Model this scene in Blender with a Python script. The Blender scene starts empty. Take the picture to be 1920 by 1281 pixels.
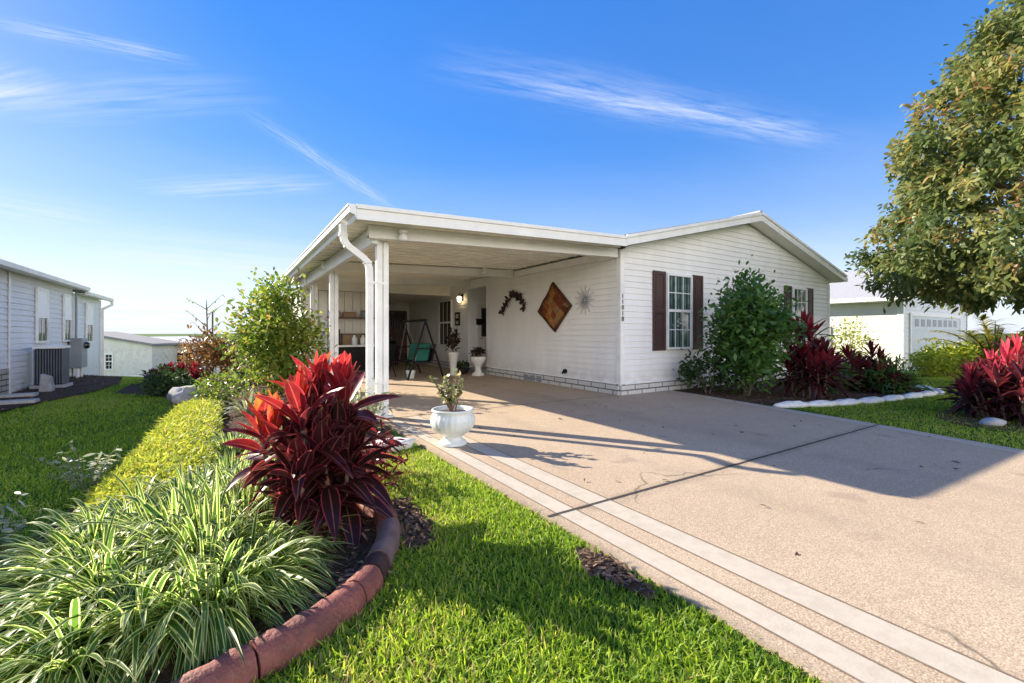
import bpy, math, random
import numpy as np
from mathutils import Vector, Matrix
R = math.radians
random.seed(11); RNG = np.random.default_rng(11)
SC = bpy.context.scene
COL = SC.collection

# ------------------------------------------------------------------ camera, sky, sun, exposure
TH = R(32.75); CT, ST = math.cos(TH), math.sin(TH)
cam_d = bpy.data.cameras.new('camera'); cam = bpy.data.objects.new('camera', cam_d); COL.objects.link(cam)
cam.location = (0, 0, 1.2); cam.rotation_euler = (R(90), 0, -TH)
cam_d.sensor_width = 36; cam_d.lens = 824 / 1920 * 36
cam_d.shift_y = -16.5 / 1920
cam_d.clip_start = .05; cam_d.clip_end = 3000
SC.camera = cam

SUN_EL = R(27.3); SUN_H = Vector((-.545, .838, 0)).normalized()
SUN = Vector((SUN_H.x * math.cos(SUN_EL), SUN_H.y * math.cos(SUN_EL), math.sin(SUN_EL)))
sd = bpy.data.lights.new('sun', 'SUN'); sd.energy = 3.1; sd.angle = R(.5); sd.color = (1, .89, .72)
so = bpy.data.objects.new('sun', sd); COL.objects.link(so)
so.rotation_euler = SUN.to_track_quat('Z', 'Y').to_euler()

SC.view_settings.view_transform = 'Standard'; SC.view_settings.look = 'None'
SC.view_settings.exposure = 2.0; SC.view_settings.gamma = 1; SC.view_settings.use_curve_mapping = False

class NT:
    """small helper for building node trees"""
    def __init__(s, tree): s.t = tree; s.n = tree.nodes; s.l = tree.links
    def new(s, typ, **kw):
        n = s.n.new(typ)
        for k, v in kw.items(): setattr(n, k, v)
        return n
    def put(s, sock, v):
        if isinstance(v, bpy.types.NodeSocket): s.l.new(v, sock)
        else: sock.default_value = v
    def math(s, op, a, b=0., c=None, clamp=False):
        n = s.new('ShaderNodeMath', operation=op, use_clamp=clamp)
        s.put(n.inputs[0], a); s.put(n.inputs[1], b)
        if c is not None: s.put(n.inputs[2], c)
        return n.outputs[0]
    def noise(s, vec, scale, detail=3, rough=.55, dist=0):
        n = s.new('ShaderNodeTexNoise'); s.put(n.inputs['Vector'], vec)
        n.inputs['Scale'].default_value = scale; n.inputs['Detail'].default_value = detail
        n.inputs['Roughness'].default_value = rough; n.inputs['Distortion'].default_value = dist
        return n.outputs['Fac']
    def ramp(s, fac, stops):
        n = s.new('ShaderNodeValToRGB'); s.put(n.inputs[0], fac)
        e = n.color_ramp.elements
        while len(e) > 1: e.remove(e[0])
        for i, (p, c) in enumerate(stops):
            el = e[0] if i == 0 else e.new(p)
            el.position = p
            el.color = (c, c, c, 1) if not hasattr(c, '__len__') else (*c[:3], 1)
        return n.outputs[0]
    def mix(s, fac, a, b, mode='MIX'):
        n = s.new('ShaderNodeMix', data_type='RGBA', blend_type=mode)
        s.put(n.inputs[0], fac)
        for k, v in ((6, a), (7, b)):
            s.put(n.inputs[k], v if isinstance(v, bpy.types.NodeSocket) else (*v[:3], 1))
        return n.outputs[2]

W = bpy.data.worlds.new('World'); SC.world = W; W.use_nodes = True
wt = NT(W.node_tree); wt.n.clear()
sky = wt.new('ShaderNodeTexSky', sky_type='NISHITA'); sky.sun_disc = False
sky.sun_elevation = SUN_EL; sky.sun_rotation = math.atan2(SUN_H.x, SUN_H.y)
sky.air_density = 1.0; sky.dust_density = .1; sky.ozone_density = 2.0
hs = wt.new('ShaderNodeHueSaturation'); hs.inputs['Saturation'].default_value = 2.65; hs.inputs['Value'].default_value = 1.0
hs.inputs['Hue'].default_value = .525
gm = wt.new('ShaderNodeGamma'); gm.inputs[1].default_value = .45; wt.l.new(sky.outputs[0], gm.inputs[0])
wt.l.new(gm.outputs[0], hs.inputs['Color'])
tc = wt.new('ShaderNodeTexCoord'); sep = wt.new('ShaderNodeSeparateXYZ'); wt.l.new(tc.outputs['Generated'], sep.inputs[0])
# cirrus, laid out on a flat layer high above the ground: (u, v) = direction / height
zc = wt.math('ADD', wt.math('MAXIMUM', sep.outputs[2], 0.0), .06)
u0 = wt.math('DIVIDE', sep.outputs[0], zc); v0 = wt.math('DIVIDE', sep.outputs[1], zc)
def px_dir(x, y):
    r, t = (x - 960) / 824, (624 - y) / 824
    d = Vector((r * CT + ST, -r * ST + CT, t)).normalized()
    return d.x / (max(d.z, 0) + .06), d.y / (max(d.z, 0) + .06)
cloud = None
def wisp(p, q, width, k, w2=None, seed=0, nscale=1.):
    """one wisp of cirrus from p to q on the cloud layer"""
    global cloud
    (ax, ay), (bx, by) = px_dir(*p), px_dir(*q)
    L = math.hypot(bx - ax, by - ay); ex, ey = (bx - ax) / L, (by - ay) / L
    du, dv = wt.math('SUBTRACT', u0, ax), wt.math('SUBTRACT', v0, ay)
    s = wt.math('DIVIDE', wt.math('ADD', wt.math('MULTIPLY', du, ex), wt.math('MULTIPLY', dv, ey)), L)
    t = wt.math('ADD', wt.math('MULTIPLY', du, -ey), wt.math('MULTIPLY', dv, ex))
    cx = wt.new('ShaderNodeCombineXYZ'); wt.put(cx.inputs[0], wt.math('MULTIPLY', s, 2.2 * nscale * L / max(width * 8, .01) * .35)); wt.put(cx.inputs[1], wt.math('DIVIDE', t, width)); cx.inputs[2].default_value = seed
    n1 = wt.noise(cx.outputs[0], 1.0, 2, .5); n2 = wt.noise(cx.outputs[0], 2.6, 6, .62, .4)
    tt = wt.math('ADD', wt.math('DIVIDE', t, width), wt.math('MULTIPLY', wt.math('SUBTRACT', n1, .5), 1.0))
    g = wt.math('POWER', 2.718, wt.math('MULTIPLY', wt.math('MULTIPLY', tt, tt), -1.0))
    e = wt.math('MULTIPLY', wt.ramp(s, [(0, 0), (.28, 1), (.72, 1), (1, 0)]), g)
    m = wt.math('MULTIPLY', e, wt.ramp(n2, [(.34, 0), (.72, 1)]))
    m = wt.math('MULTIPLY', m, k)
    cloud = m if cloud is None else wt.math('ADD', cloud, m)
wisp((760, 112), (1620, 278), .10, .40, seed=1, nscale=1.6)
wisp((980, 160), (1560, 262), .05, .34, seed=2, nscale=1.6)
wisp((-60, 35), (380, 118), .035, .5, seed=3)
wisp((-260, 215), (90, 130), .10, .75, seed=4)
wisp((440, 195), (750, 400), .045, .45, seed=5)
wisp((-100, 200), (520, 170), .12, .28, seed=6)
wisp((250, 360), (640, 340), .12, .45, seed=8)
wisp((-300, 330), (200, 420), .30, .6, seed=9)
wisp((100, 470), (760, 520), .9, .5, seed=10)
# thin veil towards the horizon
veil = wt.ramp(sep.outputs[2], [(0, .95), (.035, .84), (.10, .56), (.2, .30), (.36, .12), (.7, .05)])
cv = wt.new('ShaderNodeCombineXYZ'); wt.put(cv.inputs[0], u0); wt.put(cv.inputs[1], wt.math('MULTIPLY', v0, 2.))
veil = wt.math('MULTIPLY', veil, wt.math('ADD', .6, wt.math('MULTIPLY', wt.noise(cv.outputs[0], .45, 5, .6), .8)))
tot = wt.math('MINIMUM', wt.math('ADD', cloud, veil), .97)
bgc = wt.mix(tot, hs.outputs[0], (1.8, 1.95, 2.3))
# unseen bright cloud added in the southern sky behind the viewer, to fill shaded walls
sky_fill = wt.math('MULTIPLY', wt.ramp(wt.math('MULTIPLY', sep.outputs[1], -1.), [(.22, 0), (.62, 1)]), wt.ramp(sep.outputs[2], [(.0, 0), (.03, 1), (.30, .9), (.62, 0)]))
sky_fill = wt.math('MULTIPLY', sky_fill, wt.ramp(wt.noise(cv.outputs[0], .9, 6, .6, .5), [(.3, .35), (.65, 1)]))
bgc = wt.mix(sky_fill, bgc, (9.2, 8.5, 7.7))
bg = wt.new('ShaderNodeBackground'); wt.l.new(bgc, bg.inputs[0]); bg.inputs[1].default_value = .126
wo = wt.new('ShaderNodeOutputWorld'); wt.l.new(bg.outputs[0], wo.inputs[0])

# ------------------------------------------------------------------ helpers
ORG = {}
def tag(o, label=None, cat=None, group=None, kind=None):
    if label: o['label'] = label
    if cat: o['category'] = cat
    if group: o['group'] = group
    if kind: o['kind'] = kind
    return o
def thing(name, label, cat, loc, rz=0, group=None):
    o = bpy.data.objects.new(name, None); COL.objects.link(o); o.empty_display_size = .1
    o.location = loc; o.rotation_euler = (0, 0, rz); ORG[o.name] = Vector(loc)
    return tag(o, label, cat, group)
def link(name, me, m, parent=None):
    o = bpy.data.objects.new(name, me); COL.objects.link(o)
    if m is not None: me.materials.append(m)
    if parent is not None: o.parent = parent; ORG[o.name] = ORG[parent.name]
    else: ORG[o.name] = Vector((0, 0, 0))
    return o
def copy_thing(root, loc, rz=0, sc=1, label=None):
    r = root.copy(); COL.objects.link(r); r.location = loc; r.rotation_euler = (0, 0, rz); r.scale = (sc,) * 3
    if label: r['label'] = label
    for ch in list(root.children):
        c = ch.copy(); COL.objects.link(c); c.parent = r
        for g in list(ch.children):
            d = g.copy(); COL.objects.link(d); d.parent = c
    return r

class MB:
    """collects shapes in world coordinates, links them as one mesh object"""
    def __init__(s): s.v = []; s.f = []; s.sm = []
    def add(s, vs, fs, smooth=False):
        b = len(s.v); s.v += [tuple(v) for v in vs]
        for f in fs: s.f.append([b + i for i in f]); s.sm.append(smooth)
        return s
    def box(s, x0, x1, y0, y1, z0, z1):
        return s.hexa([(x0, y0, z0), (x1, y0, z0), (x1, y1, z0), (x0, y1, z0), (x0, y0, z1), (x1, y0, z1), (x1, y1, z1), (x0, y1, z1)])
    def hexa(s, p):
        return s.add(p, [(0, 3, 2, 1), (4, 5, 6, 7), (0, 1, 5, 4), (1, 2, 6, 5), (2, 3, 7, 6), (3, 0, 4, 7)])
    def prism(s, poly, ext):
        """planar polygon (list of 3-D points) extruded by the vector ext"""
        n = len(poly); e = Vector(ext); a = [Vector(p) for p in poly]; b = [p + e for p in a]
        return s.add(a + b, [tuple(range(n))[::-1], tuple(range(n, 2 * n))] + [(i, (i + 1) % n, n + (i + 1) % n, n + i) for i in range(n)])
    def tube(s, pts, rad, k=8, caps=True):
        pts = [Vector(p) for p in pts]; n = len(pts)
        rad = rad if hasattr(rad, '__len__') else [rad] * n
        vs = []; ref = None
        for i, p in enumerate(pts):
            t = (pts[min(i + 1, n - 1)] - pts[max(i - 1, 0)]).normalized()
            if ref is None: ref = Vector((0, 0, 1)) if abs(t.z) < .9 else Vector((1, 0, 0))
            a = t.cross(ref).normalized(); b = t.cross(a).normalized(); ref = -b.cross(t).cross(t) if False else ref
            for j in range(k):
                q = 2 * math.pi * j / k
                vs.append(p + (a * math.cos(q) + b * math.sin(q)) * rad[i])
        fs = [(i * k + j, i * k + (j + 1) % k, (i + 1) * k + (j + 1) % k, (i + 1) * k + j) for i in range(n - 1) for j in range(k)]
        s.add(vs, fs, True)
        if caps: s.add(vs[:k], [tuple(range(k))]); s.add(vs[-k:], [tuple(range(k))[::-1]])
        return s
    def lathe(s, c, prof, k=28):
        vs = [(c[0] + r * math.cos(2 * math.pi * j / k), c[1] + r * math.sin(2 * math.pi * j / k), c[2] + z) for r, z in prof for j in range(k)]
        n = len(prof)
        fs = [(i * k + j, i * k + (j + 1) % k, (i + 1) * k + (j + 1) % k, (i + 1) * k + j) for i in range(n - 1) for j in range(k)]
        s.add(vs, fs, True); s.add(vs[-k:], [tuple(range(k))]); s.add(vs[:k], [tuple(range(k))[::-1]])
        return s
    def blob(s, c, r, seed=0, amp=.2, nu=16, nv=10):
        rg = random.Random(seed); ph = [(rg.uniform(1, 4), rg.uniform(0, 6), rg.uniform(1, 4), rg.uniform(0, 6)) for _ in range(5)]
        vs = []
        for i in range(nv + 1):
            th = math.pi * i / nv
            for j in range(nu):
                f = 2 * math.pi * j / nu
                d = Vector((math.sin(th) * math.cos(f), math.sin(th) * math.sin(f), math.cos(th)))
                k = 1 + amp * sum(math.sin(a * d.x * 2 + b) * math.cos(e * d.y * 2 + g + d.z * 2) for a, b, e, g in ph) / 2.5
                vs.append((c[0] + d.x * r[0] * k, c[1] + d.y * r[1] * k, c[2] + d.z * r[2] * k))
        fs = [(i * nu + j, i * nu + (j + 1) % nu, (i + 1) * nu + (j + 1) % nu, (i + 1) * nu + j) for i in range(nv) for j in range(nu)]
        return s.add(vs, fs, True)
    def build(s, name, m, parent=None, bevel=0):
        o0 = ORG[parent.name] if parent is not None else Vector((0, 0, 0))
        me = bpy.data.meshes.new(name); me.from_pydata([(v[0] - o0.x, v[1] - o0.y, v[2] - o0.z) for v in s.v], [], s.f)
        me.polygons.foreach_set('use_smooth', s.sm); me.update()
        o = link(name, me, m, parent)
        if bevel:
            b = o.modifiers.new('bevel', 'BEVEL'); b.width = bevel; b.segments = 2; b.limit_method = 'ANGLE'; b.angle_limit = R(40)
        return o

class Fr:
    """wall frame: u along the wall, z up, n outwards"""
    def __init__(s, o, u, n): s.o = Vector(o); s.u = Vector(u).normalized(); s.nn = Vector(n).normalized()
    def p(s, u, z, n=0): return s.o + s.u * u + Vector((0, 0, z)) + s.nn * n
def fbox(mb, fr, u0, u1, z0, z1, n0, n1):
    mb.hexa([fr.p(u0, z0, n1), fr.p(u1, z0, n1), fr.p(u1, z0, n0), fr.p(u0, z0, n0), fr.p(u0, z1, n1), fr.p(u1, z1, n1), fr.p(u1, z1, n0), fr.p(u0, z1, n0)])
def laps(mb, fr, z0, ztop, ext, h=.115, out=.019, holes=()):
    """lap siding: each board leans out at its bottom edge; ext(z) gives the wall's span at that height"""
    z = z0
    while z < ztop - .002:
        z1 = min(z + h, ztop)
        (a0, b0), (a1, b1) = ext(z), ext(z1)
        P = [fr.p(a0, z, out), fr.p(b0, z, out), fr.p(b1, z1, .002), fr.p(a1, z1, .002), fr.p(a0, z, .002), fr.p(b0, z, .002)]
        mb.add(P, [(0, 1, 2, 3), (4, 5, 1, 0)])
        z = z1

def np_mesh(name, V, F, m, parent=None, uv=None, tone=None, smooth=True):
    """V (n,3), F (k,4) or (k,3)"""
    o0 = ORG[parent.name] if parent is not None else Vector((0, 0, 0))
    V = np.asarray(V, np.float32) - np.array(o0[:], np.float32)
    k = F.shape[1]
    me = bpy.data.meshes.new(name)
    me.vertices.add(len(V)); me.vertices.foreach_set('co', V.ravel())
    me.loops.add(F.size); me.loops.foreach_set('vertex_index', F.ravel().astype(np.int32))
    me.polygons.add(len(F)); me.polygons.foreach_set('loop_start', np.arange(0, F.size, k, dtype=np.int32))
    me.polygons.foreach_set('use_smooth', np.full(len(F), smooth))
    me.update(calc_edges=True)
    if uv is not None:
        l = me.uv_layers.new(name='UVMap'); l.data.foreach_set('uv', np.asarray(uv, np.float32)[F.ravel()].ravel())
    if tone is not None:
        a = me.attributes.new('tone', 'FLOAT', 'POINT'); a.data.foreach_set('value', np.asarray(tone, np.float32))
    return link(name, me, m, parent)

def norm(a): return a / np.maximum(np.linalg.norm(a, axis=-1, keepdims=True), 1e-9)
def blades(P, D, L, Wd, droop, prof, roll=None, fold=0., tone=None, twist=0.):
    """leaves as strips: P start, D direction, L length, Wd width, droop; prof = width along the leaf; returns V, F, uv, tone"""
    P = np.asarray(P, float); N = len(P); D = norm(np.asarray(D, float)); S = len(prof)
    L = np.broadcast_to(L, N).astype(float); Wd = np.broadcast_to(Wd, N).astype(float); droop = np.broadcast_to(droop, N).astype(float)
    t = np.linspace(0, 1, S)
    C = P[:, None] + D[:, None] * (L[:, None] * t)[..., None]
    C[..., 2] -= (droop * L)[:, None] * t ** 2
    up = np.tile([0., 0, 1], (N, 1)); side = np.cross(D, up)
    bad = np.linalg.norm(side, axis=1) < .05
    if bad.any(): side[bad] = norm(RNG.normal(size=(bad.sum(), 3)) * [1, 1, 0])
    side = norm(side)
    if roll is not None:
        nr = norm(np.cross(side, D)); side = side * np.cos(roll)[:, None] + nr * np.sin(roll)[:, None]
    T = np.gradient(C, axis=1); T = norm(T)
    Nn = norm(np.cross(side[:, None], T))
    hw = (Wd[:, None] * np.asarray(prof) / 2)[..., None]
    cols = [C - side[:, None] * hw + Nn * hw * fold, C + side[:, None] * hw + Nn * hw * fold] if fold == 0 else \
           [C - side[:, None] * hw + Nn * hw * fold, C, C + side[:, None] * hw + Nn * hw * fold]
    K = len(cols)
    V = np.stack(cols, 2).reshape(-1, 3)
    uv = np.stack([np.broadcast_to(np.linspace(0, 1, K), (N, S, K)), np.broadcast_to(t[None, :, None], (N, S, K))], -1).reshape(-1, 2)
    base = (np.arange(N) * S * K)[:, None, None] + (np.arange(S - 1) * K)[None, :, None] + np.arange(K - 1)[None, None, :]
    F = np.stack([base, base + 1, base + K + 1, base + K], -1).reshape(-1, 4)
    tn = np.repeat(np.broadcast_to(RNG.random(N) if tone is None else tone, N), S * K)
    return V, F, uv, tn
def merge(parts):
    V, F, U, T = [], [], [], []; b = 0
    for v, f, u, t in parts: V.append(v); F.append(f + b); U.append(u); T.append(t); b += len(v)
    return np.concatenate(V), np.concatenate(F), np.concatenate(U), np.concatenate(T)
def foliage(name, parts, m, parent=None):
    V, F, U, T = merge(parts if isinstance(parts, list) else [parts]); return np_mesh(name, V, F, m, parent, U, T)
def sph(n):
    a = norm(RNG.normal(size=(n, 3))); return a
OVAL = [.12, .75, 1., .8, .08]
LANCE = [.25, .7, 1., .95, .6, .05]
STRAP = [.75, 1., 1., .9, .6, .05]

# ------------------------------------------------------------------ materials
def base_mat(name, rough=.6, spec=.4):
    m = bpy.data.materials.new(name); m.use_nodes = True; t = NT(m.node_tree)
    b = t.n['Principled BSDF']; b.inputs['Roughness'].default_value = rough; b.inputs['Specular IOR Level'].default_value = spec
    return m, t, b
def coords(t, kind='Object'):
    n = t.new('ShaderNodeTexCoord'); return n.outputs[kind]
def wpos(t):
    return t.new('ShaderNodeNewGeometry').outputs['Position']
def bump(t, b, h, st=.3, dist=.01):
    n = t.new('ShaderNodeBump'); n.inputs['Strength'].default_value = st; n.inputs['Distance'].default_value = dist
    t.put(n.inputs['Height'], h); t.l.new(n.outputs[0], b.inputs['Normal'])
def plain(name, c, rough=.5, var=.12, scale=6, spec=.4, metal=0, bs=0., bscale=40):
    """one colour with slight procedural mottling and grime"""
    m, t, b = base_mat(name, rough, spec); p = wpos(t)
    n = t.noise(p, scale, 4, .6)
    t.put(b.inputs['Base Color'], t.mix(t.ramp(n, [(.3, 0), (.7, 1)]), tuple(x * (1 - var) for x in c), tuple(min(1, x * (1 + var * .5)) for x in c)))
    b.inputs['Metallic'].default_value = metal
    if bs: bump(t, b, t.noise(p, bscale, 4), bs)
    return m
def siding(name, c):
    m, t, b = base_mat(name, .45, .35); p = wpos(t)
    mp = t.new('ShaderNodeMapping'); t.l.new(p, mp.inputs[0]); mp.inputs['Scale'].default_value = (1.2, 1.2, .35)
    n = t.noise(mp.outputs[0], 2.2, 5, .6)
    mp2 = t.new('ShaderNodeMapping'); t.l.new(p, mp2.inputs[0]); mp2.inputs['Scale'].default_value = (3, 3, 40)
    g = t.noise(mp2.outputs[0], 6, 3)
    col = t.mix(t.ramp(n, [(.35, 0), (.75, 1)]), tuple(x * .9 for x in c), c)
    sz = t.new('ShaderNodeSeparateXYZ'); t.l.new(p, sz.inputs[0])        # splash dirt near the ground
    col = t.mix(t.math('MULTIPLY', t.ramp(sz.outputs[2], [(.22, .5), (.62, 0)]), t.ramp(t.noise(p, 5, 5, .7), [(.35, 0), (.7, 1)])), col, (.42, .36, .28))
    t.put(b.inputs['Base Color'], col); bump(t, b, g, .12, .002)
    return m
M = {}
M['siding'] = siding('white_vinyl', (.86, .855, .84))
M['siding_blue'] = siding('pale_grey_vinyl', (.70, .72, .75))
M['cream'] = siding('cream_vinyl', (.80, .76, .68))
M['trim'] = plain('white_trim', (.82, .82, .80), .4, .13, 4)
M['metal_white'] = plain('white_aluminium', (.80, .79, .76), .38, .08, 3)
M['ceiling'] = plain('ivory_pan', (.86, .83, .75), .5, .08, 2)
M['shutter'] = plain('maroon_shutter', (.070, .036, .034), .5, .2, 9)
M['black'] = plain('black_metal', (.012, .012, .013), .6, .2, 12, .2)
M['dark'] = plain('dark_plastic', (.018, .018, .021), .6, .2, 12, .2)
M['grey'] = plain('grey_metal', (.25, .27, .29), .45, .15, 5)
M['ac'] = plain('dark_grey_metal', (.11, .125, .15), .5, .2, 5)
M['ceramic'] = plain('white_ceramic', (.68, .72, .70), .25, .12, 9, .5)
M['plaster'] = plain('white_plaster', (.70, .69, .65), .6, .15, 14, bs=.2)
M['soil'] = plain('soil', (.05, .035, .025), .9, .4, 40, bs=.6, bscale=60)
M['bark'] = plain('bark', (.16, .12, .085), .85, .35, 14, bs=.6, bscale=30)
M['cane'] = plain('cane', (.17, .12, .09), .8, .35, 25, bs=.4, bscale=40)
M['stem'] = plain('green_stem', (.10, .13, .05), .6, .3, 25)
M['stone'] = plain('grey_stone', (.34, .34, .35), .85, .35, 9, bs=.7, bscale=18)
M['white_stone'] = plain('painted_stone', (.70, .70, .67), .75, .2, 14, bs=.6, bscale=22)
M['paver'] = plain('concrete_paver', (.44, .44, .43), .85, .2, 12, bs=.3)
M['wood'] = plain('brown_wood', (.13, .055, .03), .5, .35, 10)
M['door'] = plain('door_paint', (.72, .70, .66), .45, .06)
M['teal'] = plain('teal_fabric', (.018, .13, .10), .9, .25, 14)
M['groove'] = plain('border_groove', (.20, .155, .115), .9, .25, 30)
M['groove_dark'] = plain('joint_filler', (.055, .045, .038), .9, .3, 30)
M['lampglass'] = plain('frosted', (.8, .8, .78), .3)
M['card'] = plain('cardboard', (.30, .20, .12), .8, .15)
M['linen'] = plain('linen', (.55, .52, .45), .9, .1)

def m_glow():
    m, t, b = base_mat('lit_lamp', .4); b.inputs['Base Color'].default_value = (.9, .8, .6, 1)
    b.inputs['Emission Color'].default_value = (1, .72, .38, 1); b.inputs['Emission Strength'].default_value = 2.2
    return m
M['glow'] = m_glow()
def m_glass(name, c0, c1, scale):
    """window pane with upright blinds behind it: pale slats on a dark room"""
    m, t, b = base_mat(name, .06, .6); p = wpos(t)
    sp = t.new('ShaderNodeSeparateXYZ'); t.l.new(p, sp.inputs[0])
    s = t.math('ADD', sp.outputs[0], sp.outputs[1])
    w = t.math('FRACT', t.math('MULTIPLY', s, scale))
    n = t.noise(p, 5, 4)
    f = t.math('MULTIPLY', t.ramp(w, [(.0, .1), (.25, 1), (.5, .7), (.62, .05)]), t.ramp(n, [(.35, .25), (.65, 1)]))
    t.put(b.inputs['Base Color'], t.mix(f, c0, c1))
    return m
M['glass'] = m_glass('window_glass', (.018, .04, .04), (.17, .27, .245), 9.)
M['glass_dark'] = m_glass('dark_glass', (.012, .014, .016), (.03, .034, .035), 6.)
M['glass_pale'] = plain('white_shade', (.90, .91, .92), .5, .04)

def m_shingle(name, c, s=9):
    m, t, b = base_mat(name, .85, .2); p = wpos(t)
    br = t.new('ShaderNodeTexBrick'); t.l.new(p, br.inputs['Vector']); br.inputs['Scale'].default_value = s
    br.inputs['Color1'].default_value = (*[x * .8 for x in c], 1); br.inputs['Color2'].default_value = (*c, 1); br.inputs['Mortar'].default_value = (*[x * .55 for x in c], 1)
    t.put(b.inputs['Base Color'], t.mix(t.noise(p, 30, 3), br.outputs[0], tuple(x * .7 for x in c)))
    return m
M['shingle'] = m_shingle('grey_shingle', (.30, .30, .31))
M['shingle_pale'] = m_shingle('pale_shingle', (.44, .45, .48))

def m_skirt(name, c, sx=1.6, sz=8.):
    """rows of moulded blocks"""
    m, t, b = base_mat(name, .7, .3); p = wpos(t)
    sp = t.new('ShaderNodeSeparateXYZ'); t.l.new(p, sp.inputs[0]); cb = t.new('ShaderNodeCombineXYZ')
    t.put(cb.inputs[0], t.math('ADD', sp.outputs[0], sp.outputs[1])); t.put(cb.inputs[1], sp.outputs[2])
    br = t.new('ShaderNodeTexBrick'); t.l.new(cb.outputs[0], br.inputs['Vector']); br.inputs['Scale'].default_value = 1.
    br.inputs['Brick Width'].default_value = .40; br.inputs['Row Height'].default_value = .105; br.inputs['Mortar Size'].default_value = .012
    br.inputs['Color1'].default_value = (*c, 1); br.inputs['Color2'].default_value = (*[x * .9 for x in c], 1); br.inputs['Mortar'].default_value = (*[x * .22 for x in c], 1)
    t.put(b.inputs['Base Color'], br.outputs[0]); bump(t, b, t.math('SUBTRACT', t.noise(p, 30, 3), br.outputs['Fac']), .7, .02)
    return m
M['skirt'] = m_skirt('block_skirting', (.62, .61, .58))
M['skirt_stone'] = m_skirt('stone_skirting', (.40, .37, .31))

def m_drive():
    m, t, b = base_mat('sprayed_concrete', .85, .25); p = wpos(t)
    big = t.noise(p, .55, 5, .6); mid = t.noise(p, 6, 4, .6)
    v = t.new('ShaderNodeTexVoronoi'); t.l.new(p, v.inputs['Vector']); v.inputs['Scale'].default_value = 90
    sp = t.noise(p, 150, 2, .6)
    c = t.mix(t.ramp(big, [(.3, 0), (.7, 1)]), (.41, .315, .22), (.505, .40, .285))
    c = t.mix(t.ramp(mid, [(.35, .0), (.75, .30)]), c, (.34, .27, .195))
    c = t.mix(t.ramp(sp, [(.38, .65), (.52, 0)]), c, (.22, .15, .10))
    c = t.mix(t.ramp(sp, [(.56, 0), (.68, .55)]), c, (.74, .62, .47))
    # old drips and tyre rubbed patches
    st = t.noise(p, 2.3, 2, .4, .6)
    c = t.mix(t.ramp(st, [(.68, 0), (.74, .35)]), c, (.20, .155, .12))
    ex = t.new('ShaderNodeSeparateXYZ'); t.l.new(p, ex.inputs[0])     # soil washed along the lawn edge and the joint
    dj = t.math('ABSOLUTE', t.math('SUBTRACT', ex.outputs[1], 2.215)); dj = t.math('MINIMUM', dj, t.math('MULTIPLY', t.math('SUBTRACT', ex.outputs[0], 1.70), 1.2))
    c = t.mix(t.math('MULTIPLY', t.ramp(dj, [(0, .75), (.10, 0)]), t.ramp(t.noise(p, 9, 5, .7), [(.35, .1), (.65, 1)])), c, (.20, .16, .12))
    # tyre-rubbed tracks along the drive, hairline cracks
    xy = t.new('ShaderNodeSeparateXYZ'); t.l.new(p, xy.inputs[0])
    wob = t.math('ADD', xy.outputs[0], t.math('MULTIPLY', t.noise(p, .5, 2), .35))
    for cx_ in (3.35, 4.95):
        g = t.math('ABSOLUTE', t.math('SUBTRACT', wob, cx_)); c = t.mix(t.math('MULTIPLY', t.ramp(g, [(.05, .30), (.24, 0)]), t.ramp(t.noise(p, 3, 4), [(.3, .2), (.7, 1)])), c, (.25, .20, .155))
    cr = t.new('ShaderNodeTexVoronoi', feature='DISTANCE_TO_EDGE'); cr.inputs['Scale'].default_value = .32
    cm = t.new('ShaderNodeMapping'); t.l.new(p, cm.inputs[0]); wv = t.new('ShaderNodeTexNoise'); t.l.new(p, wv.inputs['Vector']); wv.inputs['Scale'].default_value = 2.2; wv.inputs['Detail'].default_value = 5
    va = t.new('ShaderNodeVectorMath', operation='MULTIPLY_ADD'); t.l.new(wv.outputs['Color'], va.inputs[0]); va.inputs[1].default_value = (.5, .5, 0); t.l.new(p, va.inputs[2]); t.l.new(va.outputs[0], cr.inputs['Vector'])
    c = t.mix(t.math('MULTIPLY', t.ramp(cr.outputs['Distance'], [(.0, .8), (.0016, .55), (.003, 0)]), t.ramp(t.noise(p, .7, 2), [(.5, 0), (.58, 1)])), c, (.10, .08, .06))
    t.put(b.inputs['Base Color'], c)
    bump(t, b, t.math('ADD', sp, t.math('MULTIPLY', v.outputs['Distance'], .5)), .32, .004)
    return m
M['drive'] = m_drive()
def m_stripe():
    m, t, b = base_mat('pale_border', .75, .3); p = wpos(t)
    n = t.noise(p, 14, 5, .65); n2 = t.noise(p, 1.2, 3)
    c = t.mix(t.ramp(n, [(.35, .5), (.6, 0)]), (.47, .42, .345), (.36, .305, .24))
    c = t.mix(t.ramp(n2, [(.4, 0), (.8, .4)]), c, (.55, .47, .37)); t.put(b.inputs['Base Color'], c)
    bump(t, b, t.noise(p, 80, 3), .3, .004)
    return m
M['stripe'] = m_stripe()
def m_ground(name, c0, c1, c2, s1=1.2, s2=30, bs=.8):
    m, t, b = base_mat(name, .95, .1); p = wpos(t)
    a = t.noise(p, s1, 5, .6); d = t.noise(p, s2, 4, .7)
    c = t.mix(t.ramp(a, [(.3, 0), (.7, 1)]), c0, c1); c = t.mix(t.ramp(d, [(.4, 0), (.7, .8)]), c, c2)
    t.put(b.inputs['Base Color'], c); bump(t, b, d, bs, .03)
    return m
M['lawn'] = m_ground('lawn_soil', (.05, .11, .018), (.075, .15, .022), (.035, .07, .014), .8, 45)
M['mulch'] = m_ground('mulch', (.085, .055, .038), (.14, .095, .065), (.035, .023, .017), 3, 38, 1.)

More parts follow.
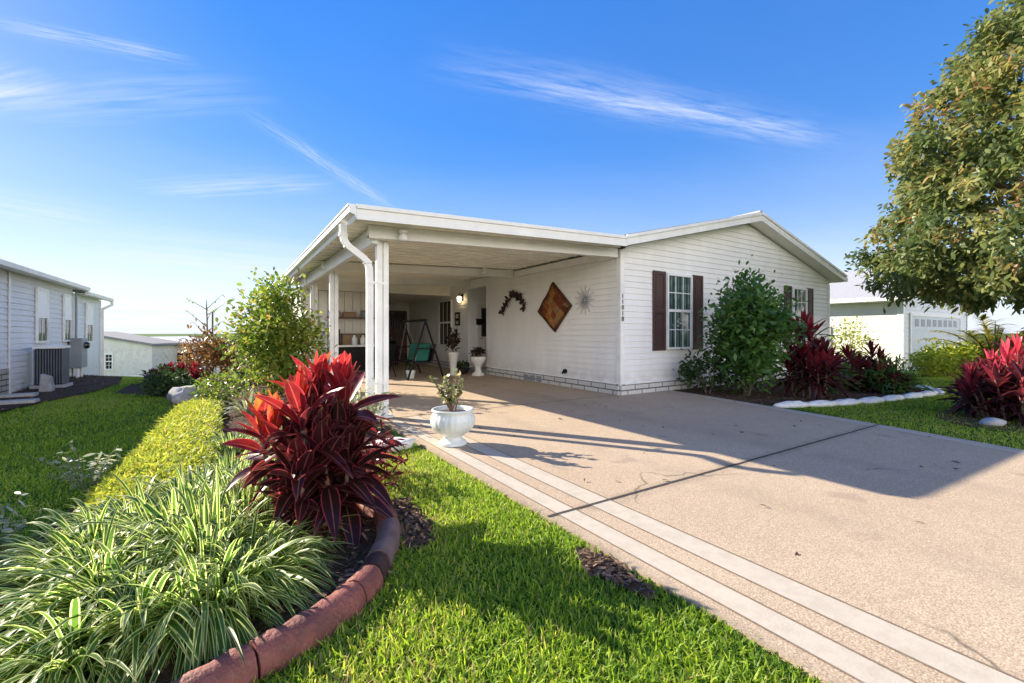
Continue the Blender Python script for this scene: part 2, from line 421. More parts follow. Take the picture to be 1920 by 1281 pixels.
def m_leaf(name, stops, trans=.35, rough=.42, uvmix=None, var=.0, spec=.4, tcol=1.5):
    """leaf: colour by the leaf's own tone, light glows through it"""
    m = bpy.data.materials.new(name); m.use_nodes = True; t = NT(m.node_tree); b = t.n['Principled BSDF']
    at = t.new('ShaderNodeAttribute', attribute_name='tone')
    c = t.ramp(at.outputs['Fac'], stops)
    if uvmix:
        uv = t.new('ShaderNodeUVMap'); sp = t.new('ShaderNodeSeparateXYZ'); t.l.new(uv.outputs[0], sp.inputs[0])
        c = uvmix(t, c, sp.outputs[0], sp.outputs[1], at.outputs['Fac'])
    b.inputs['Roughness'].default_value = rough; b.inputs['Specular IOR Level'].default_value = spec
    t.put(b.inputs['Base Color'], c)
    tr = t.new('ShaderNodeBsdfTranslucent')
    t.put(tr.inputs[0], t.mix(1., c, (tcol, tcol, tcol * .8), 'MULTIPLY'))
    mx = t.new('ShaderNodeMixShader'); mx.inputs[0].default_value = trans
    t.l.new(b.outputs[0], mx.inputs[1]); t.l.new(tr.outputs[0], mx.inputs[2])
    t.l.new(mx.outputs[0], t.n['Material Output'].inputs[0])
    return m
def midrib(t, c, u, v, tone):
    f = t.ramp(u, [(.44, 0), (.5, .45), (.56, 0)]); return t.mix(f, c, (.75, .22, .20))
def rimmed(t, c, u, v, tone):
    f = t.ramp(u, [(0, .75), (.07, 0), (.93, 0), (1, .75)]); return t.mix(f, c, (.75, .10, .14))
def cord_uv(t, c, u, v, tone):
    w = wpos(t); c = t.mix(t.ramp(t.noise(w, 22, 4, .65), [(.35, .6), (.65, 0)]), c, (.06, .012, .018))
    d = t.math('ABSOLUTE', t.math('SUBTRACT', u, .5)); s = t.math('FRACT', t.math('SUBTRACT', t.math('MULTIPLY', v, 26.), t.math('MULTIPLY', d, 14.)))
    c = t.mix(t.ramp(s, [(0, .28), (.25, 0), (.8, 0), (1, .28)]), c, (.05, .012, .016))
    c = t.mix(t.math('MULTIPLY', t.ramp(v, [(.86, 0), (1, .9)]), t.ramp(t.noise(w, 5, 2), [(.45, 0), (.6, 1)])), c, (.16, .09, .045))
    return rimmed(t, midrib(t, c, u, v, tone), u, v, tone)
def variegated(t, c, u, v, tone):
    f = t.ramp(u, [(0, 1), (.14, 1), (.21, 0), (.79, 0), (.86, 1), (1, 1)])
    c = t.mix(t.math('MULTIPLY', t.ramp(v, [(.84, 0), (1, .9)]), t.ramp(tone, [(.55, 0), (.8, 1)])), c, (.42, .33, .17))
    edge = t.mix(tone, (.50, .58, .16), (.74, .74, .40)); return t.mix(t.math('MULTIPLY', f, .95), c, edge)
M['grass'] = m_leaf('grass_blade', [(0, (.075, .16, .016)), (.45, (.22, .35, .026)), (.8, (.40, .50, .04)), (.9, (.46, .46, .09)), (1, (.44, .34, .16))], .52, .5)
M['liriope'] = m_leaf('variegated_blade', [(0, (.030, .085, .018)), (1, (.11, .21, .035))], .5, .4, variegated, tcol=1.9)
M['cordyline'] = m_leaf('cordyline_leaf', [(0, (.020, .014, .011)), (.3, (.060, .014, .017)), (.55, (.22, .016, .022)), (.78, (.52, .028, .034)), (.94, (.60, .055, .035)), (1, (.70, .17, .03))], .48, .3, cord_uv, tcol=1.7)
M['cordyline_dark'] = m_leaf('dark_cordyline_leaf', [(0, (.024, .014, .015)), (.4, (.075, .018, .022)), (.7, (.20, .02, .03)), (1, (.46, .03, .05))], .38, .27, rimmed)
M['cordyline_pink'] = m_leaf('pink_cordyline_leaf', [(0, (.022, .012, .014)), (.4, (.075, .018, .025)), (.7, (.45, .05, .075)), (1, (.75, .10, .17))], .42, .3, rimmed)
M['hedge'] = m_leaf('glossy_leaf', [(0, (.03, .075, .018)), (.6, (.075, .165, .032)), (1, (.17, .28, .06))], .32, .27, spec=.5)
M['hedge_yellow'] = m_leaf('yellow_hedge_leaf', [(0, (.10, .16, .02)), (.5, (.30, .37, .04)), (1, (.52, .50, .09))], .5, .35)
M['garage'] = plain('garage_door_shade_tone', (.55, .60, .65), .45, .06)  # blue shade lying on the white door is mixed into this colour
M['bush'] = m_leaf('yellow_green_leaf', [(0, (.05, .10, .016)), (.5, (.14, .22, .03)), (.88, (.30, .33, .06)), (1, (.45, .26, .06))], .42, .35)
M['gold'] = m_leaf('golden_leaf', [(0, (.15, .22, .03)), (.5, (.36, .41, .045)), (.9, (.54, .53, .07)), (1, (.56, .44, .12))], .42, .55)
M['tree'] = m_leaf('oak_leaf', [(0, (.04, .068, .025)), (.4, (.115, .16, .055)), (.7, (.24, .26, .09)), (.92, (.34, .27, .10)), (1, (.34, .18, .09))], .40, .45, spec=.35)
M['croton'] = m_leaf('croton_leaf', [(0, (.07, .045, .02)), (.5, (.20, .10, .04)), (1, (.36, .22, .08))], .35, .4)
M['redleaf'] = m_leaf('red_leaf', [(0, (.06, .010, .015)), (.6, (.25, .02, .04)), (1, (.55, .07, .10))], .4, .35)
M['dkleaf'] = m_leaf('dark_leaf', [(0, (.020, .040, .014)), (1, (.06, .11, .035))], .25, .6, spec=.2)
M['fern'] = m_leaf('fern_leaf', [(0, (.030, .085, .016)), (1, (.08, .17, .03))], .35, .4)
M['palm'] = m_leaf('palm_leaf', [(0, (.16, .18, .02)), (1, (.45, .38, .05))], .4, .4)
M['sprig'] = m_leaf('pale_sprig', [(0, (.16, .20, .10)), (1, (.50, .52, .38))], .35, .5)
M['jade'] = m_leaf('pale_leaf', [(0, (.14, .17, .07)), (.7, (.30, .32, .16)), (1, (.60, .42, .26))], .3, .4)
M['chip'] = m_leaf('bark_chip', [(0, (.035, .022, .014)), (.6, (.12, .07, .042)), (1, (.34, .21, .13))], .0, .9)
M['darkflower'] = m_leaf('dark_petal', [(0, (.02, .014, .012)), (.7, (.045, .025, .02)), (1, (.10, .03, .025))], .1, .5)

def m_edging():
    m, t, b = base_mat('red_edging', .65, .35); p = wpos(t)
    a = t.noise(p, 7, 5, .65); d = t.noise(p, 60, 4)
    c = t.mix(t.ramp(a, [(.3, 0), (.7, 1)]), (.15, .050, .040), (.29, .098, .076)); c = t.mix(t.ramp(d, [(.55, 0), (.75, .6)]), c, (.26, .14, .11)); c = t.mix(t.ramp(t.noise(p, 3, 5, .7), [(.5, 0), (.7, .6)]), c, (.06, .035, .03))
    t.put(b.inputs['Base Color'], c); bump(t, b, t.math('ADD', a, t.math('MULTIPLY', d, .6)), .8, .016)
    return m
M['edging'] = m_edging()
M['edging_grey'] = plain('weathered_edging', (.17, .11, .10), .75, .3, 12, bs=.5, bscale=30)
M['edging_dark'] = plain('dark_edging', (.05, .022, .02), .7, .35, 18, bs=.6, bscale=30)
M['edging_pale'] = plain('sunlit_toned_edging', (.62, .40, .30), .75, .35, 16, bs=.4, bscale=30)  # edging red lightened to stand in for sunlight on the end piece

def m_weave():
    """woven hanging: squares of rust, brown and ochre"""
    m, t, b = base_mat('woven_rust', .9, .15); p = coords(t, 'UV')
    v = t.new('ShaderNodeTexVoronoi', distance='CHEBYCHEV'); t.l.new(p, v.inputs['Vector']); v.inputs['Scale'].default_value = 5; v.inputs['Randomness'].default_value = .45
    n = t.noise(p, 26, 4, .7); hsv = t.new('ShaderNodeSeparateColor'); t.l.new(v.outputs['Color'], hsv.inputs[0])
    c = t.ramp(hsv.outputs[0], [(0, (.10, .035, .02)), (.3, (.26, .075, .03)), (.6, (.42, .17, .045)), (.85, (.52, .27, .09)), (1, (.30, .20, .11))])
    c = t.mix(t.ramp(n, [(.4, .7), (.6, 0)]), c, (.05, .02, .012))
    sp = t.new('ShaderNodeSeparateXYZ'); t.l.new(p, sp.inputs[0])
    e = [t.math('MINIMUM', s, t.math('SUBTRACT', 1., s)) for s in sp.outputs[:2]]
    c = t.mix(t.ramp(t.math('MINIMUM', e[0], e[1]), [(.0, .85), (.07, .6), (.10, 0)]), c, (.035, .018, .012))
    t.put(b.inputs['Base Color'], c); bump(t, b, n, .5)
    return m
M['weave'] = m_weave()
#SECTIONS

# ------------------------------------------------------------------ ground
def sstep(a, b, x):
    t = np.clip((np.asarray(x, float) - a) / (b - a), 0, 1); return t * t * (3 - 2 * t)
def ground_z(X, Y):
    X = np.asarray(X, float); Y = np.asarray(Y, float)
    yc = 13.8 + 1.1 * np.maximum(0, -X - 1.2)
    u = np.maximum(0, Y - yc)
    drop = np.minimum(.13 * u * u / (u + 1.5), 1.75) * sstep(1.0, -1.2, X)
    return -drop - .03 * np.clip(X - 15, 0, 8)
def build_terrain():
    xs = np.concatenate([np.linspace(-1500, -60, 12), np.linspace(-50, -14, 13), np.linspace(-13, 2, 61), np.linspace(3, 30, 28), np.linspace(34, 60, 6), np.linspace(80, 1500, 12)])
    ys = np.concatenate([np.linspace(-1500, -60, 10), np.linspace(-50, -6, 12), np.linspace(-5, 40, 121), np.linspace(44, 80, 10), np.linspace(100, 1500, 14)])
    gx, gy = np.meshgrid(xs, ys); z = ground_z(gx, gy)
    V = np.stack([gx, gy, z], -1).reshape(-1, 3); nx, ny = len(xs), len(ys)
    i = (np.arange(ny - 1) * nx)[:, None] + np.arange(nx - 1)[None]
    F = np.stack([i, i + 1, i + nx + 1, i + nx], -1).reshape(-1, 4)
    tag(np_mesh('lawn', V, F, M['lawn']), kind='structure')
build_terrain()

def slab(name, poly, z0, z1, m):
    mb = MB(); mb.prism([(x, y, z0) for x, y in poly], (0, 0, z1 - z0)); return tag(mb.build(name, m), kind='structure')
DRV = [(1.70, -7), (6.15, -7), (6.45, .2), (6.70, 1.0), (7.08, 2.5), (7.52, 5.2), (7.56, 5.84), (6.19, 5.84), (6.19, 10.95), (6.19, 17.6), (1.70, 17.6)]
slab('driveway', DRV, -.08, .022, M['drive'])
def strip(name, pts, w, z, m):
    """painted band along a line"""
    P = [Vector((x, y, 0)) for x, y in pts]; mb = MB(); vs = []
    for i, p in enumerate(P):
        t = (P[min(i + 1, len(P) - 1)] - P[max(i - 1, 0)]).normalized(); n = Vector((-t.y, t.x, 0))
        vs += [p + n * w / 2 + Vector((0, 0, z)), p - n * w / 2 + Vector((0, 0, z))]
    mb.add(vs, [(2 * i + 1, 2 * i + 3, 2 * i + 2, 2 * i) for i in range(len(P) - 1)])
    return tag(mb.build(name, m), kind='structure')
strip('driveway_border', [(1.865, -7), (1.865, 5.95)], .135, .0237, M['stripe'])
strip('driveway_border', [(2.165, -7), (2.165, 5.95)], .165, .0237, M['stripe'])
strip('driveway_border', [(6.02, -7), (6.32, .2), (6.57, 1.0), (6.95, 2.5), (7.38, 5.2), (7.42, 5.78)], .10, .0237, M['stripe'])
strip('driveway_border', [(6.20, -7), (6.50 - .03, .2), (6.72 - .03, 1.0), (7.08 - .02, 2.5), (7.52 - .02, 5.2), (7.54, 5.78)], .06, .0237, M['stripe'])
strip('driveway_joint', [(1.71, 2.24), (7.0, 2.19)], .022, .0262, M['groove_dark'])
for x in (1.79, 1.94, 2.075, 2.255): strip('border_groove', [(x, -7), (x, 5.95)], .010, .0250, M['groove'])
strip('driveway_joint', [(1.71, 5.98), (6.17, 5.90)], .018, .0262, M['groove_dark'])
strip('driveway_joint', [(1.71, -2.0), (6.05, -2.05)], .022, .0262, M['groove_dark'])
strip('driveway_joint', [(1.71, 10.0), (6.17, 10.0)], .018, .0262, M['groove_dark'])

CURB = [(.60, 3.10), (.74, 3.04), (.83, 2.88), (.82, 2.70), (.76, 2.48), (.665, 2.30), (.56, 2.12), (.455, 2.01), (.33, 1.92), (.17, 1.84), (0, 1.78), (-.2, 1.69), (-.45, 1.53)]
BED = [(.86, 3.0), (.88, 2.88), (.87, 2.68), (.81, 2.46), (.71, 2.28), (.60, 2.09), (.49, 1.96), (.35, 1.86), (.18, 1.78), (0, 1.72), (-.22, 1.62), (-.5, 1.45), (-1.05, 1.7), (-1.0, 3.2), (-.88, 4.2), (-.78, 6), (-.72, 8), (-.8, 9.4), (-1.1, 10.5), (-1.9, 11.5), (-1.9, 13.2), (-.8, 14.2), (1.70, 14.2), (1.70, 5.6), (1.55, 4.75), (1.15, 4.4), (.9, 3.9), (.85, 3.4)]
def sheet(name, poly, dz, m, sub=.35):
    """a ground sheet that follows the terrain"""
    xs = np.array(poly); cx, cy = xs.mean(0)
    mb = MB(); mb.add([(x, y, float(ground_z(x, y)) + dz) for x, y in poly], [tuple(range(len(poly)))])
    return tag(mb.build(name, m), kind='structure')
sheet('mulch_bed', BED, .012, M['mulch'])
RBED = [(7.60, 5.84), (7.58, 5.2), (7.45, 4.2), (7.62, 3.62), (8.4, 3.2), (9.8, 2.95), (11.2, 2.80), (12.1, 2.85), (12.7, 3.3), (13.2, 4.2), (14.9, 5.0), (14.9, 5.84)]
sheet('mulch_bed', RBED, .012, M['mulch'])
sheet('mulch_bed', [(.885, 3.05), (1.06, 3.05), (1.06, 2.62), (.98, 2.36), (.86, 2.3), (.83, 2.42), (.895, 2.68), (.905, 2.9)], .012, M['mulch'])
ang = np.linspace(0, 2 * np.pi, 22, endpoint=False)
sheet('mulch_bed', [(9.05 + 1.15 * math.cos(a) * (1 + .06 * math.sin(3 * a)), 1.35 + .75 * math.sin(a)) for a in ang], .012, M['mulch'])
sheet('mulch_bed', [(1.60 + .08 * math.cos(a) * (1 + .2 * math.sin(3 * a)), 1.58 + .24 * math.sin(a) * (1 + .15 * math.cos(4 * a))) for a in ang], .012, M['mulch'])
LBED = [(-3.6, 5.5), (-3.05, 7.5), (-2.87, 9.6), (-2.55, 11), (-2.25, 12.2), (-2.15, 13.5), (-2.4, 15.5), (-3.0, 17.6), (-3.6, 19.4)]
mb = MB()
for (x0, y0), (x1, y1) in zip(LBED[:-1], LBED[1:]):
    q = [(x0, y0), (x1, y1), (-3.62, y1), (-3.62, y0)] if min(x0, x1) > -3.6 else [(x0, y0), (x1, y1), (-3.62, y1), (-3.62, y0)]
    mb.add([(x, y, float(ground_z(x, y)) + .03) for x, y in q], [(0, 1, 2, 3)])
tag(mb.build('mulch_bed', M['mulch']), kind='structure')

# ------------------------------------------------------------------ the white house
X0, Y0 = 6.2, 5.86
XR = 14.9
house = thing('mobile_home', 'long white vinyl-sided home with maroon shutters and a low gabled roof behind the driveway', 'house', ((X0 + XR) / 2, 12, 0))
def roof_z(x):       # underside of the roof at x
    return 2.76 + (x - 5.97) * (3.83 - 2.76) / (10.52 - 5.97) if x < 10.52 else 3.83 - (x - 10.52) * (3.83 - 2.68) / (15.12 - 10.52)
fg = Fr((X0, Y0, 0), (1, 0, 0), (0, -1, 0)); ww = XR - X0
def gable_ext(z):
    a, b = 0., ww
    if z > roof_z(X0): a = (z - 2.76) / ((3.83 - 2.76) / 4.55) + 5.97 - X0
    if z > roof_z(XR): b = 10.52 + (3.83 - z) / ((3.83 - 2.68) / 4.6) - X0
    return (min(a, 10.52 - X0), max(b, 10.52 - X0))
mb = MB(); laps(mb, fg, .225, 3.83, gable_ext); mb.build('wall', M['siding'], house)
fs = Fr((X0, Y0, 0), (0, 1, 0), (-1, 0, 0)); YE = 10.95; YR = 12.17; YB = 17.4
mb = MB(); laps(mb, fs, .225, 2.78, lambda z: (0, YE - Y0)); laps(mb, fs, .225, 2.78, lambda z: (YR - Y0, 20 - Y0))
mb.box(X0, X0 + .1, Y0 + .02, YE, .1, 2.78); mb.box(X0, X0 + .1, YR, 20, .1, 2.78); mb.box(X0 + .02, XR - .02, Y0 + .003, Y0 + .1, .1, 2.6)
mb.box(XR - .1, XR, Y0 + .003, 20, .1, 2.68)
mb.box(X0 + .1, X0 + 1.4, YE - .1, YE, .1, 2.78); mb.box(X0 + 1.4, X0 + 1.5, YE - .1, YR + .1, .1, 2.78)
mb.build('wall', M['siding'], house)
fr_ = Fr((X0, YR, 0), (1, 0, 0), (0, -1, 0))
mb = MB(); laps(mb, fr_, .1, 2.78, lambda z: (0.09, 1.4)); mb.box(X0 + .1, X0 + 1.4, YR + .005, YR + .1, .1, 2.78); mb.build('entry_wall', M['siding'], house)
mb = MB(); mb.box(X0 + .05, X0 + 1.4, YE, YR, -.02, .12); mb.build('entry_step', M['paver'], house)
mb = MB(); mb.box(X0 + .05, X0 + 1.4, YE, YR, 2.62, 2.70); mb.build('entry_ceiling', M['ceiling'], house)
mb = MB(); mb.box(X0 + .002, X0 + .1, YE, YR, 2.55, 2.80); mb.build('entry_header', M['siding'], house); mb = MB(); mb.box(X0 + .1, XR - .1, 19.9, 20, -.1, 2.6); mb.build('wall', M['siding'], house)
# skirting
mb = MB(); fbox(mb, fg, .0, ww, 0, .225, -.05, .028); fbox(mb, fs, .0275, YE - Y0, 0, .225, -.05, .028); fbox(mb, fs, YR - Y0, 11.6, 0, .225, -.05, .028)
mb.build('skirting', M['skirt'], house, .004)
for k in range(3):
    mb = MB(); u = 8.30 - Y0 + .27 * k; fbox(mb, fs, u, u + .20, .04, .17, .03, .045)
    for j in range(4): fbox(mb, fs, u + .015 + .046 * j, u + .040 + .046 * j, .055, .155, .046, .049)
    mb.build('foundation_vent', M['grey'], house)
# corner boards, starter strip
mb = MB(); fbox(mb, fg, -.022, .085, .20, 2.70, .016, .024); fbox(mb, fs, -.016, .085, .20, 2.62, .016, .024); mb.build('corner_trim', M['trim'], house)
mb = MB(); fbox(mb, fg, ww - .085, ww + .02, .20, 2.62, .016, .024); mb.build('corner_trim', M['trim'], house)
mb = MB(); fbox(mb, fs, YE - Y0 - .10, YE - Y0 + .01, .20, 2.62, .016, .026); mb.build('corner_trim', M['trim'], house)
mb = MB(); fbox(mb, fg, .088, ww - .09, .215, .245, .016, .032); fbox(mb, fs, .088, YE - Y0 - .11, .215, .245, .016, .032); mb.build('base_trim', M['trim'], house)
# roof: two sloping slabs with rake boards
YF = 5.50; YBK = 20.4
def slope(x0, x1, t0, t1):
    return [(x0, roof_z(x0) + t0), (x1, roof_z(x1) + t0), (x1, roof_z(x1) + t1), (x0, roof_z(x0) + t1)]
mb = MB()
for x0, x1 in ((5.97, 10.52), (10.52, 15.12)):
    e = .001
    mb.prism([(x, YF + .03, z) for x, z in [(x0 - .02 if x0 < 6 else x0, roof_z(x0) + .165), (x1 + (.02 if x1 > 15 else 0), roof_z(x1) + .165), (x1 + (.02 if x1 > 15 else 0), roof_z(x1) + .20), (x0 - .02 if x0 < 6 else x0, roof_z(x0) + .20)]], (0, YBK - YF - .03, 0))
roof = mb.build('roof', M['shingle'], house)
mb = MB()
for x0, x1 in ((5.97, 10.52), (10.52, 15.12)): mb.prism([(x, YF + .025, z) for x, z in slope(x0, x1, .02, .16)], (0, YBK - YF - .05, 0))
mb.build('soffit', M['ceiling'], roof)
for x0, x1 in ((5.97, 10.52), (10.52, 15.12)):
    mb = MB(); mb.prism([(x, YF, z) for x, z in slope(x0, x1, .0, .185)], (0, .022, 0))
    mb.prism([(x, YF - .03, z) for x, z in slope(x0, x1, .135, .19)], (0, .028, 0)); mb.build('rake_board', M['trim'], roof)
mb = MB(); mb.box(15.125, 15.23, YF, YBK, 2.69, 2.80); mb.build('gutter', M['metal_white'], roof)
mb = MB()
n = 10
mb.tube([(10.52, YF + .02, 4.035), (10.52, YBK, 4.035)], .05, 8); mb.build('ridge_cap', M['shingle_pale'], roof)

def window(parent, fr, u0, u1, z0, z1, glass='glass', grid=(3, 2), n0=.014, fw=.045, m='trim'):
    """double-hung window: frame with meeting rail, panes with muntins"""
    f = MB(); d = .05
    fbox(f, fr, u0 - fw, u0, z0 - fw, z1 + fw, n0, n0 + d); fbox(f, fr, u1, u1 + fw, z0 - fw, z1 + fw, n0, n0 + d)
    fbox(f, fr, u0, u1, z1, z1 + fw, n0, n0 + d); fbox(f, fr, u0, u1, z0 - fw, z0, n0, n0 + d + .02)
    o = f.build('window', M[m], parent, .003)
    zm = (z0 + z1) / 2 + .02; s = MB(); fbox(s, fr, u0 + .001, u1 - .001, zm - .028, zm + .028, n0 + .012, n0 + d - .006); s.build('meeting_rail', M[m], o)
    for a, b, k, g in ((z0, zm - .028, 0, .010), (zm + .028, z1, 1, .018)):
        p = MB(); fbox(p, fr, u0 + .001, u1 - .001, a + .001, b - .001, n0 + g - .008, n0 + g); p.build('pane', M[glass], o)
        g2 = MB(); gx, gz = grid
        for i in range(1, gx): fbox(g2, fr, u0 + (u1 - u0) * i / gx - .010, u0 + (u1 - u0) * i / gx + .010, a + .002, b - .002, n0 + g + .0005, n0 + g + .008)
        for i in range(1, gz): fbox(g2, fr, u0 + .002, u1 - .002, a + (b - a) * i / gz - .009, a + (b - a) * i / gz + .009, n0 + g + .001, n0 + g + .0065)
        if gx > 1 or gz > 1: g2.build('muntin', M[m], o)
    return o
def shutter(parent, fr, u0, u1, z0, z1, n0=.015):
    s = MB(); w = u1 - u0; st = .055
    fbox(s, fr, u0, u1, z0, z1, n0, n0 + .016)
    fbox(s, fr, u0, u0 + st, z0, z1, n0 + .016, n0 + .032); fbox(s, fr, u1 - st, u1, z0, z1, n0 + .016, n0 + .032)
    zm = z0 + (z1 - z0) * .5
    for a, b in ((z0, z0 + .09), (zm - .05, zm + .05), (z1 - .07, z1)): fbox(s, fr, u0 + st + .0005, u1 - st - .0005, a, b, n0 + .016, n0 + .031)
    for a, b in ((z0 + .12, zm - .08), (zm + .08, z1 - .10)): fbox(s, fr, u0 + st + .03, u1 - st - .03, a, b, n0 + .016, n0 + .027)
    return s.build('shutter', M['shutter'], parent, .004)
gu = lambda x: x - X0
window(house, fg, gu(7.54), gu(8.27), .90, 2.37, 'glass', (3, 2)); shutter(house, fg, gu(7.08), gu(7.46), .84, 2.44); shutter(house, fg, gu(8.35), gu(8.71), .84, 2.44)
window(house, fg, gu(12.72), gu(13.40), .90, 2.37, 'glass', (3, 2)); shutter(house, fg, gu(12.24), gu(12.62), .84, 2.44); shutter(house, fg, gu(13.48), gu(13.84), .84, 2.44)
su = lambda y: y - Y0
window(house, fs, su(13.30), su(14.25), .80, 2.25, 'glass_dark', (3, 1)); 
# entry door in the recess
mb = MB(); fbox(mb, fr_, .30, .36, .12, 2.16, .015, .05); fbox(mb, fr_, 1.16, 1.22, .12, 2.16, .015, .05); fbox(mb, fr_, .36, 1.16, 2.10, 2.16, .015, .05)
dr = mb.build('door', M['trim'], house)
mb = MB(); fbox(mb, fr_, .361, 1.159, .121, 2.099, .015, .035); fbox(mb, fr_, .44, 1.08, .25, .95, .0355, .043); mb.build('door_leaf', M['door'], dr)
mb = MB(); fbox(mb, fr_, .46, 1.06, 1.08, 1.98, .036, .042); mb.build('pane', M['glass_dark'], dr)
mb = MB(); mb.tube([fr_.p(.42, 1.02, .035), fr_.p(.42, 1.02, .09), fr_.p(.50, 1.02, .09)], .012, 6); mb.build('handle', M['grey'], dr)
# spigot
mb = MB(); p = fs.p(su(7.44), .36, .014); mb.tube([p, p + Vector((-.05, 0, 0))], .05, 10); mb.tube([p + Vector((-.05, 0, 0)), p + Vector((-.09, 0, -.01)), p + Vector((-.10, 0, -.06))], .016, 8)
mb.build('spigot', M['black'], house)

# house number down the corner board
cu = bpy.data.curves.new('digits', 'FONT'); cu.body = '1\n1\n0\n1\n8'; cu.size = .125; cu.align_x = 'CENTER'; cu.extrude = .004; cu.space_line = .86
to = bpy.data.objects.new('digits_curve', cu); COL.objects.link(to); bpy.context.view_layer.update()
me = bpy.data.meshes.new_from_object(to.evaluated_get(bpy.context.evaluated_depsgraph_get())); bpy.data.objects.remove(to)
o = link('house_number', me, M['black']); me.name = 'house_number'
o.location = (X0 + .032, Y0 - .0295, 1.90 - .05); o.rotation_euler = (R(90), 0, 0)
tag(o, 'black house number running down the white corner board of the white home', 'house number')

# ------------------------------------------------------------------ carport
cp = thing('carport', 'open white aluminium carport with posts, gutter and flat ribbed roof beside the white home', 'carport', (3.8, 9, 0))
CX0, CX1, CY0, CY1 = 1.30, 5.955, 5.50, 14.3
ct = lambda x: 2.755 + (x - CX0) * (2.925 - 2.755) / (CX1 - CX0)
mb = MB(); mb.prism([(CX0 + .05, CY0 + .03, ct(CX0) - .11), (CX1, CY0 + .03, ct(CX1) - .11), (CX1, CY0 + .03, ct(CX1) - .02), (CX0 + .05, CY0 + .03, ct(CX0) - .02)], (0, CY1 - CY0 - .03, 0))
k = 0; y = CY0 + .33
while y < CY1 - .1:      # ribs of the roof pans
    mb.prism([(CX0 + .06, y, ct(CX0) - .135), (6.17, y, ct(6.17) - .135), (6.17, y, ct(6.17) - .1105), (CX0 + .06, y, ct(CX0) - .1105)], (0, .035, 0)); y += .305
mb.build('roof', M['ceiling'], cp)
mb = MB(); mb.prism([(CX0, CY0, ct(CX0) - .175), (CX1 + .02, CY0, ct(CX1) - .175), (CX1 + .02, CY0, ct(CX1)), (CX0, CY0, ct(CX0))], (0, .028, 0))
mb.prism([(CX0, CY0 - .02, ct(CX0) - .045), (CX1 + .02, CY0 - .02, ct(CX1) - .045), (CX1 + .02, CY0 - .02, ct(CX1) + .004), (CX0, CY0 - .02, ct(CX0) + .004)], (0, .018, 0))
mb.prism([(CX0, CY0 - .012, ct(CX0) - .18), (CX1 + .02, CY0 - .012, ct(CX1) - .18), (CX1 + .02, CY0 - .012, ct(CX1) - .15), (CX0, CY0 - .012, ct(CX0) - .15)], (0, .010, 0))
mb.build('fascia', M['metal_white'], cp)
prof = [(0, 0), (-.02, .05), (-.085, .075), (-.085, .155), (-.10, .155), (-.10, .175), (0, .175)]
mb = MB(); mb.prism([(CX0 - .002 + a, CY0 + .002, ct(CX0) - .175 + b) for a, b in prof], (0, CY1 - CY0 - .01, 0)); mb.build('gutter', M['trim'], cp)
def beam(y, d, w, name='beam'):
    mb = MB(); mb.prism([(1.55, y, ct(1.55) - .139 - d), (6.175, y, ct(6.175) - .139 - d), (6.175, y, ct(6.175) - .139), (1.55, y, ct(1.55) - .139)], (0, w, 0))
    mb.prism([(1.55, y - .012, ct(1.55) - .139 - d - .004), (6.172, y - .012, ct(6.172) - .139 - d - .004), (6.172, y - .012, ct(6.172) - .139 - d + .03), (1.55, y - .012, ct(1.55) - .139 - d + .03)], (0, w + .024, 0))
    return mb.build(name, M['metal_white'], cp)
beam(5.90, .165, .09); beam(9.42, .165, .09); beam(11.95, .165, .09)
mb = MB(); mb.box(1.62, 1.70, 6.0, 14.1, ct(1.65) - .36, ct(1.65) - .14)
mb.build('side_beam', M['metal_white'], cp)
mb = MB(); mb.prism([(6.10, 5.99, 2.62), (6.185, 5.99, 2.62), (6.185, 5.99, 2.76), (6.10, 5.99, 2.76)], (0, 3.42, 0)); mb.build('wall_channel', M['metal_white'], cp)
for py in (6.12, 9.47, 11.98):
    mb = MB(); z1 = ct(1.78) - .30
    for dx in (-.045, .045): mb.box(1.785 + dx - .037, 1.785 + dx + .037, py - .05, py + .05, .0, z1)
    mb.box(1.785 - .008, 1.785 + .008, py - .03, py + .03, .0, z1 - .004)
    mb.box(1.785 - .14, 1.785 + .14, py - .09, py + .09, .022, .05); mb.box(1.66, 1.70, py - .05, py + .05, z1 + .002, z1 + .12)
    mb.build('post', M['trim'], cp, .006)
# downspout: elbow from the gutter, down along the front post
def rect_tube(mb, pts, w, d):
    P = [Vector(p) for p in pts]; vs = []
    for i, p in enumerate(P):
        t = (P[min(i + 1, len(P) - 1)] - P[max(i - 1, 0)]).normalized(); a = Vector((0, 1, 0)); b = t.cross(a).normalized()
        vs += [p + a * d / 2 + b * w / 2, p - a * d / 2 + b * w / 2, p - a * d / 2 - b * w / 2, p + a * d / 2 - b * w / 2]
    n = len(P); fs2 = [(4 * i + j, 4 * i + (j + 1) % 4, 4 * i + 4 + (j + 1) % 4, 4 * i + 4 + j) for i in range(n - 1) for j in range(4)]
    mb.add(vs, fs2 + [(3, 2, 1, 0), tuple(4 * n - 4 + j for j in range(4))])
mb = MB(); yb = 5.98
rect_tube(mb, [(1.24, yb, 2.60), (1.24, yb, 2.47), (1.255, yb, 2.40), (1.30, yb, 2.33), (1.50, yb, 2.19), (1.55, yb, 2.14), (1.575, yb, 2.06), (1.58, yb, 1.9), (1.58, yb, .16), (1.56, yb, .10), (1.48, yb, .06), (1.36, yb, .05)], .085, .075)
for z in (.5, 1.85): mb.box(1.53, 1.76, yb - .045, yb - .039, z, z + .035)
for a, b, z in ((1.30, 2.33, 0), (1.55, 2.14, 0), (1.24, 2.47, 0)): mb.box(a - .05, a + .05, yb - .045, yb + .045, b - .02, b + .02)
mb.build('downspout', M['trim'], cp, .004)

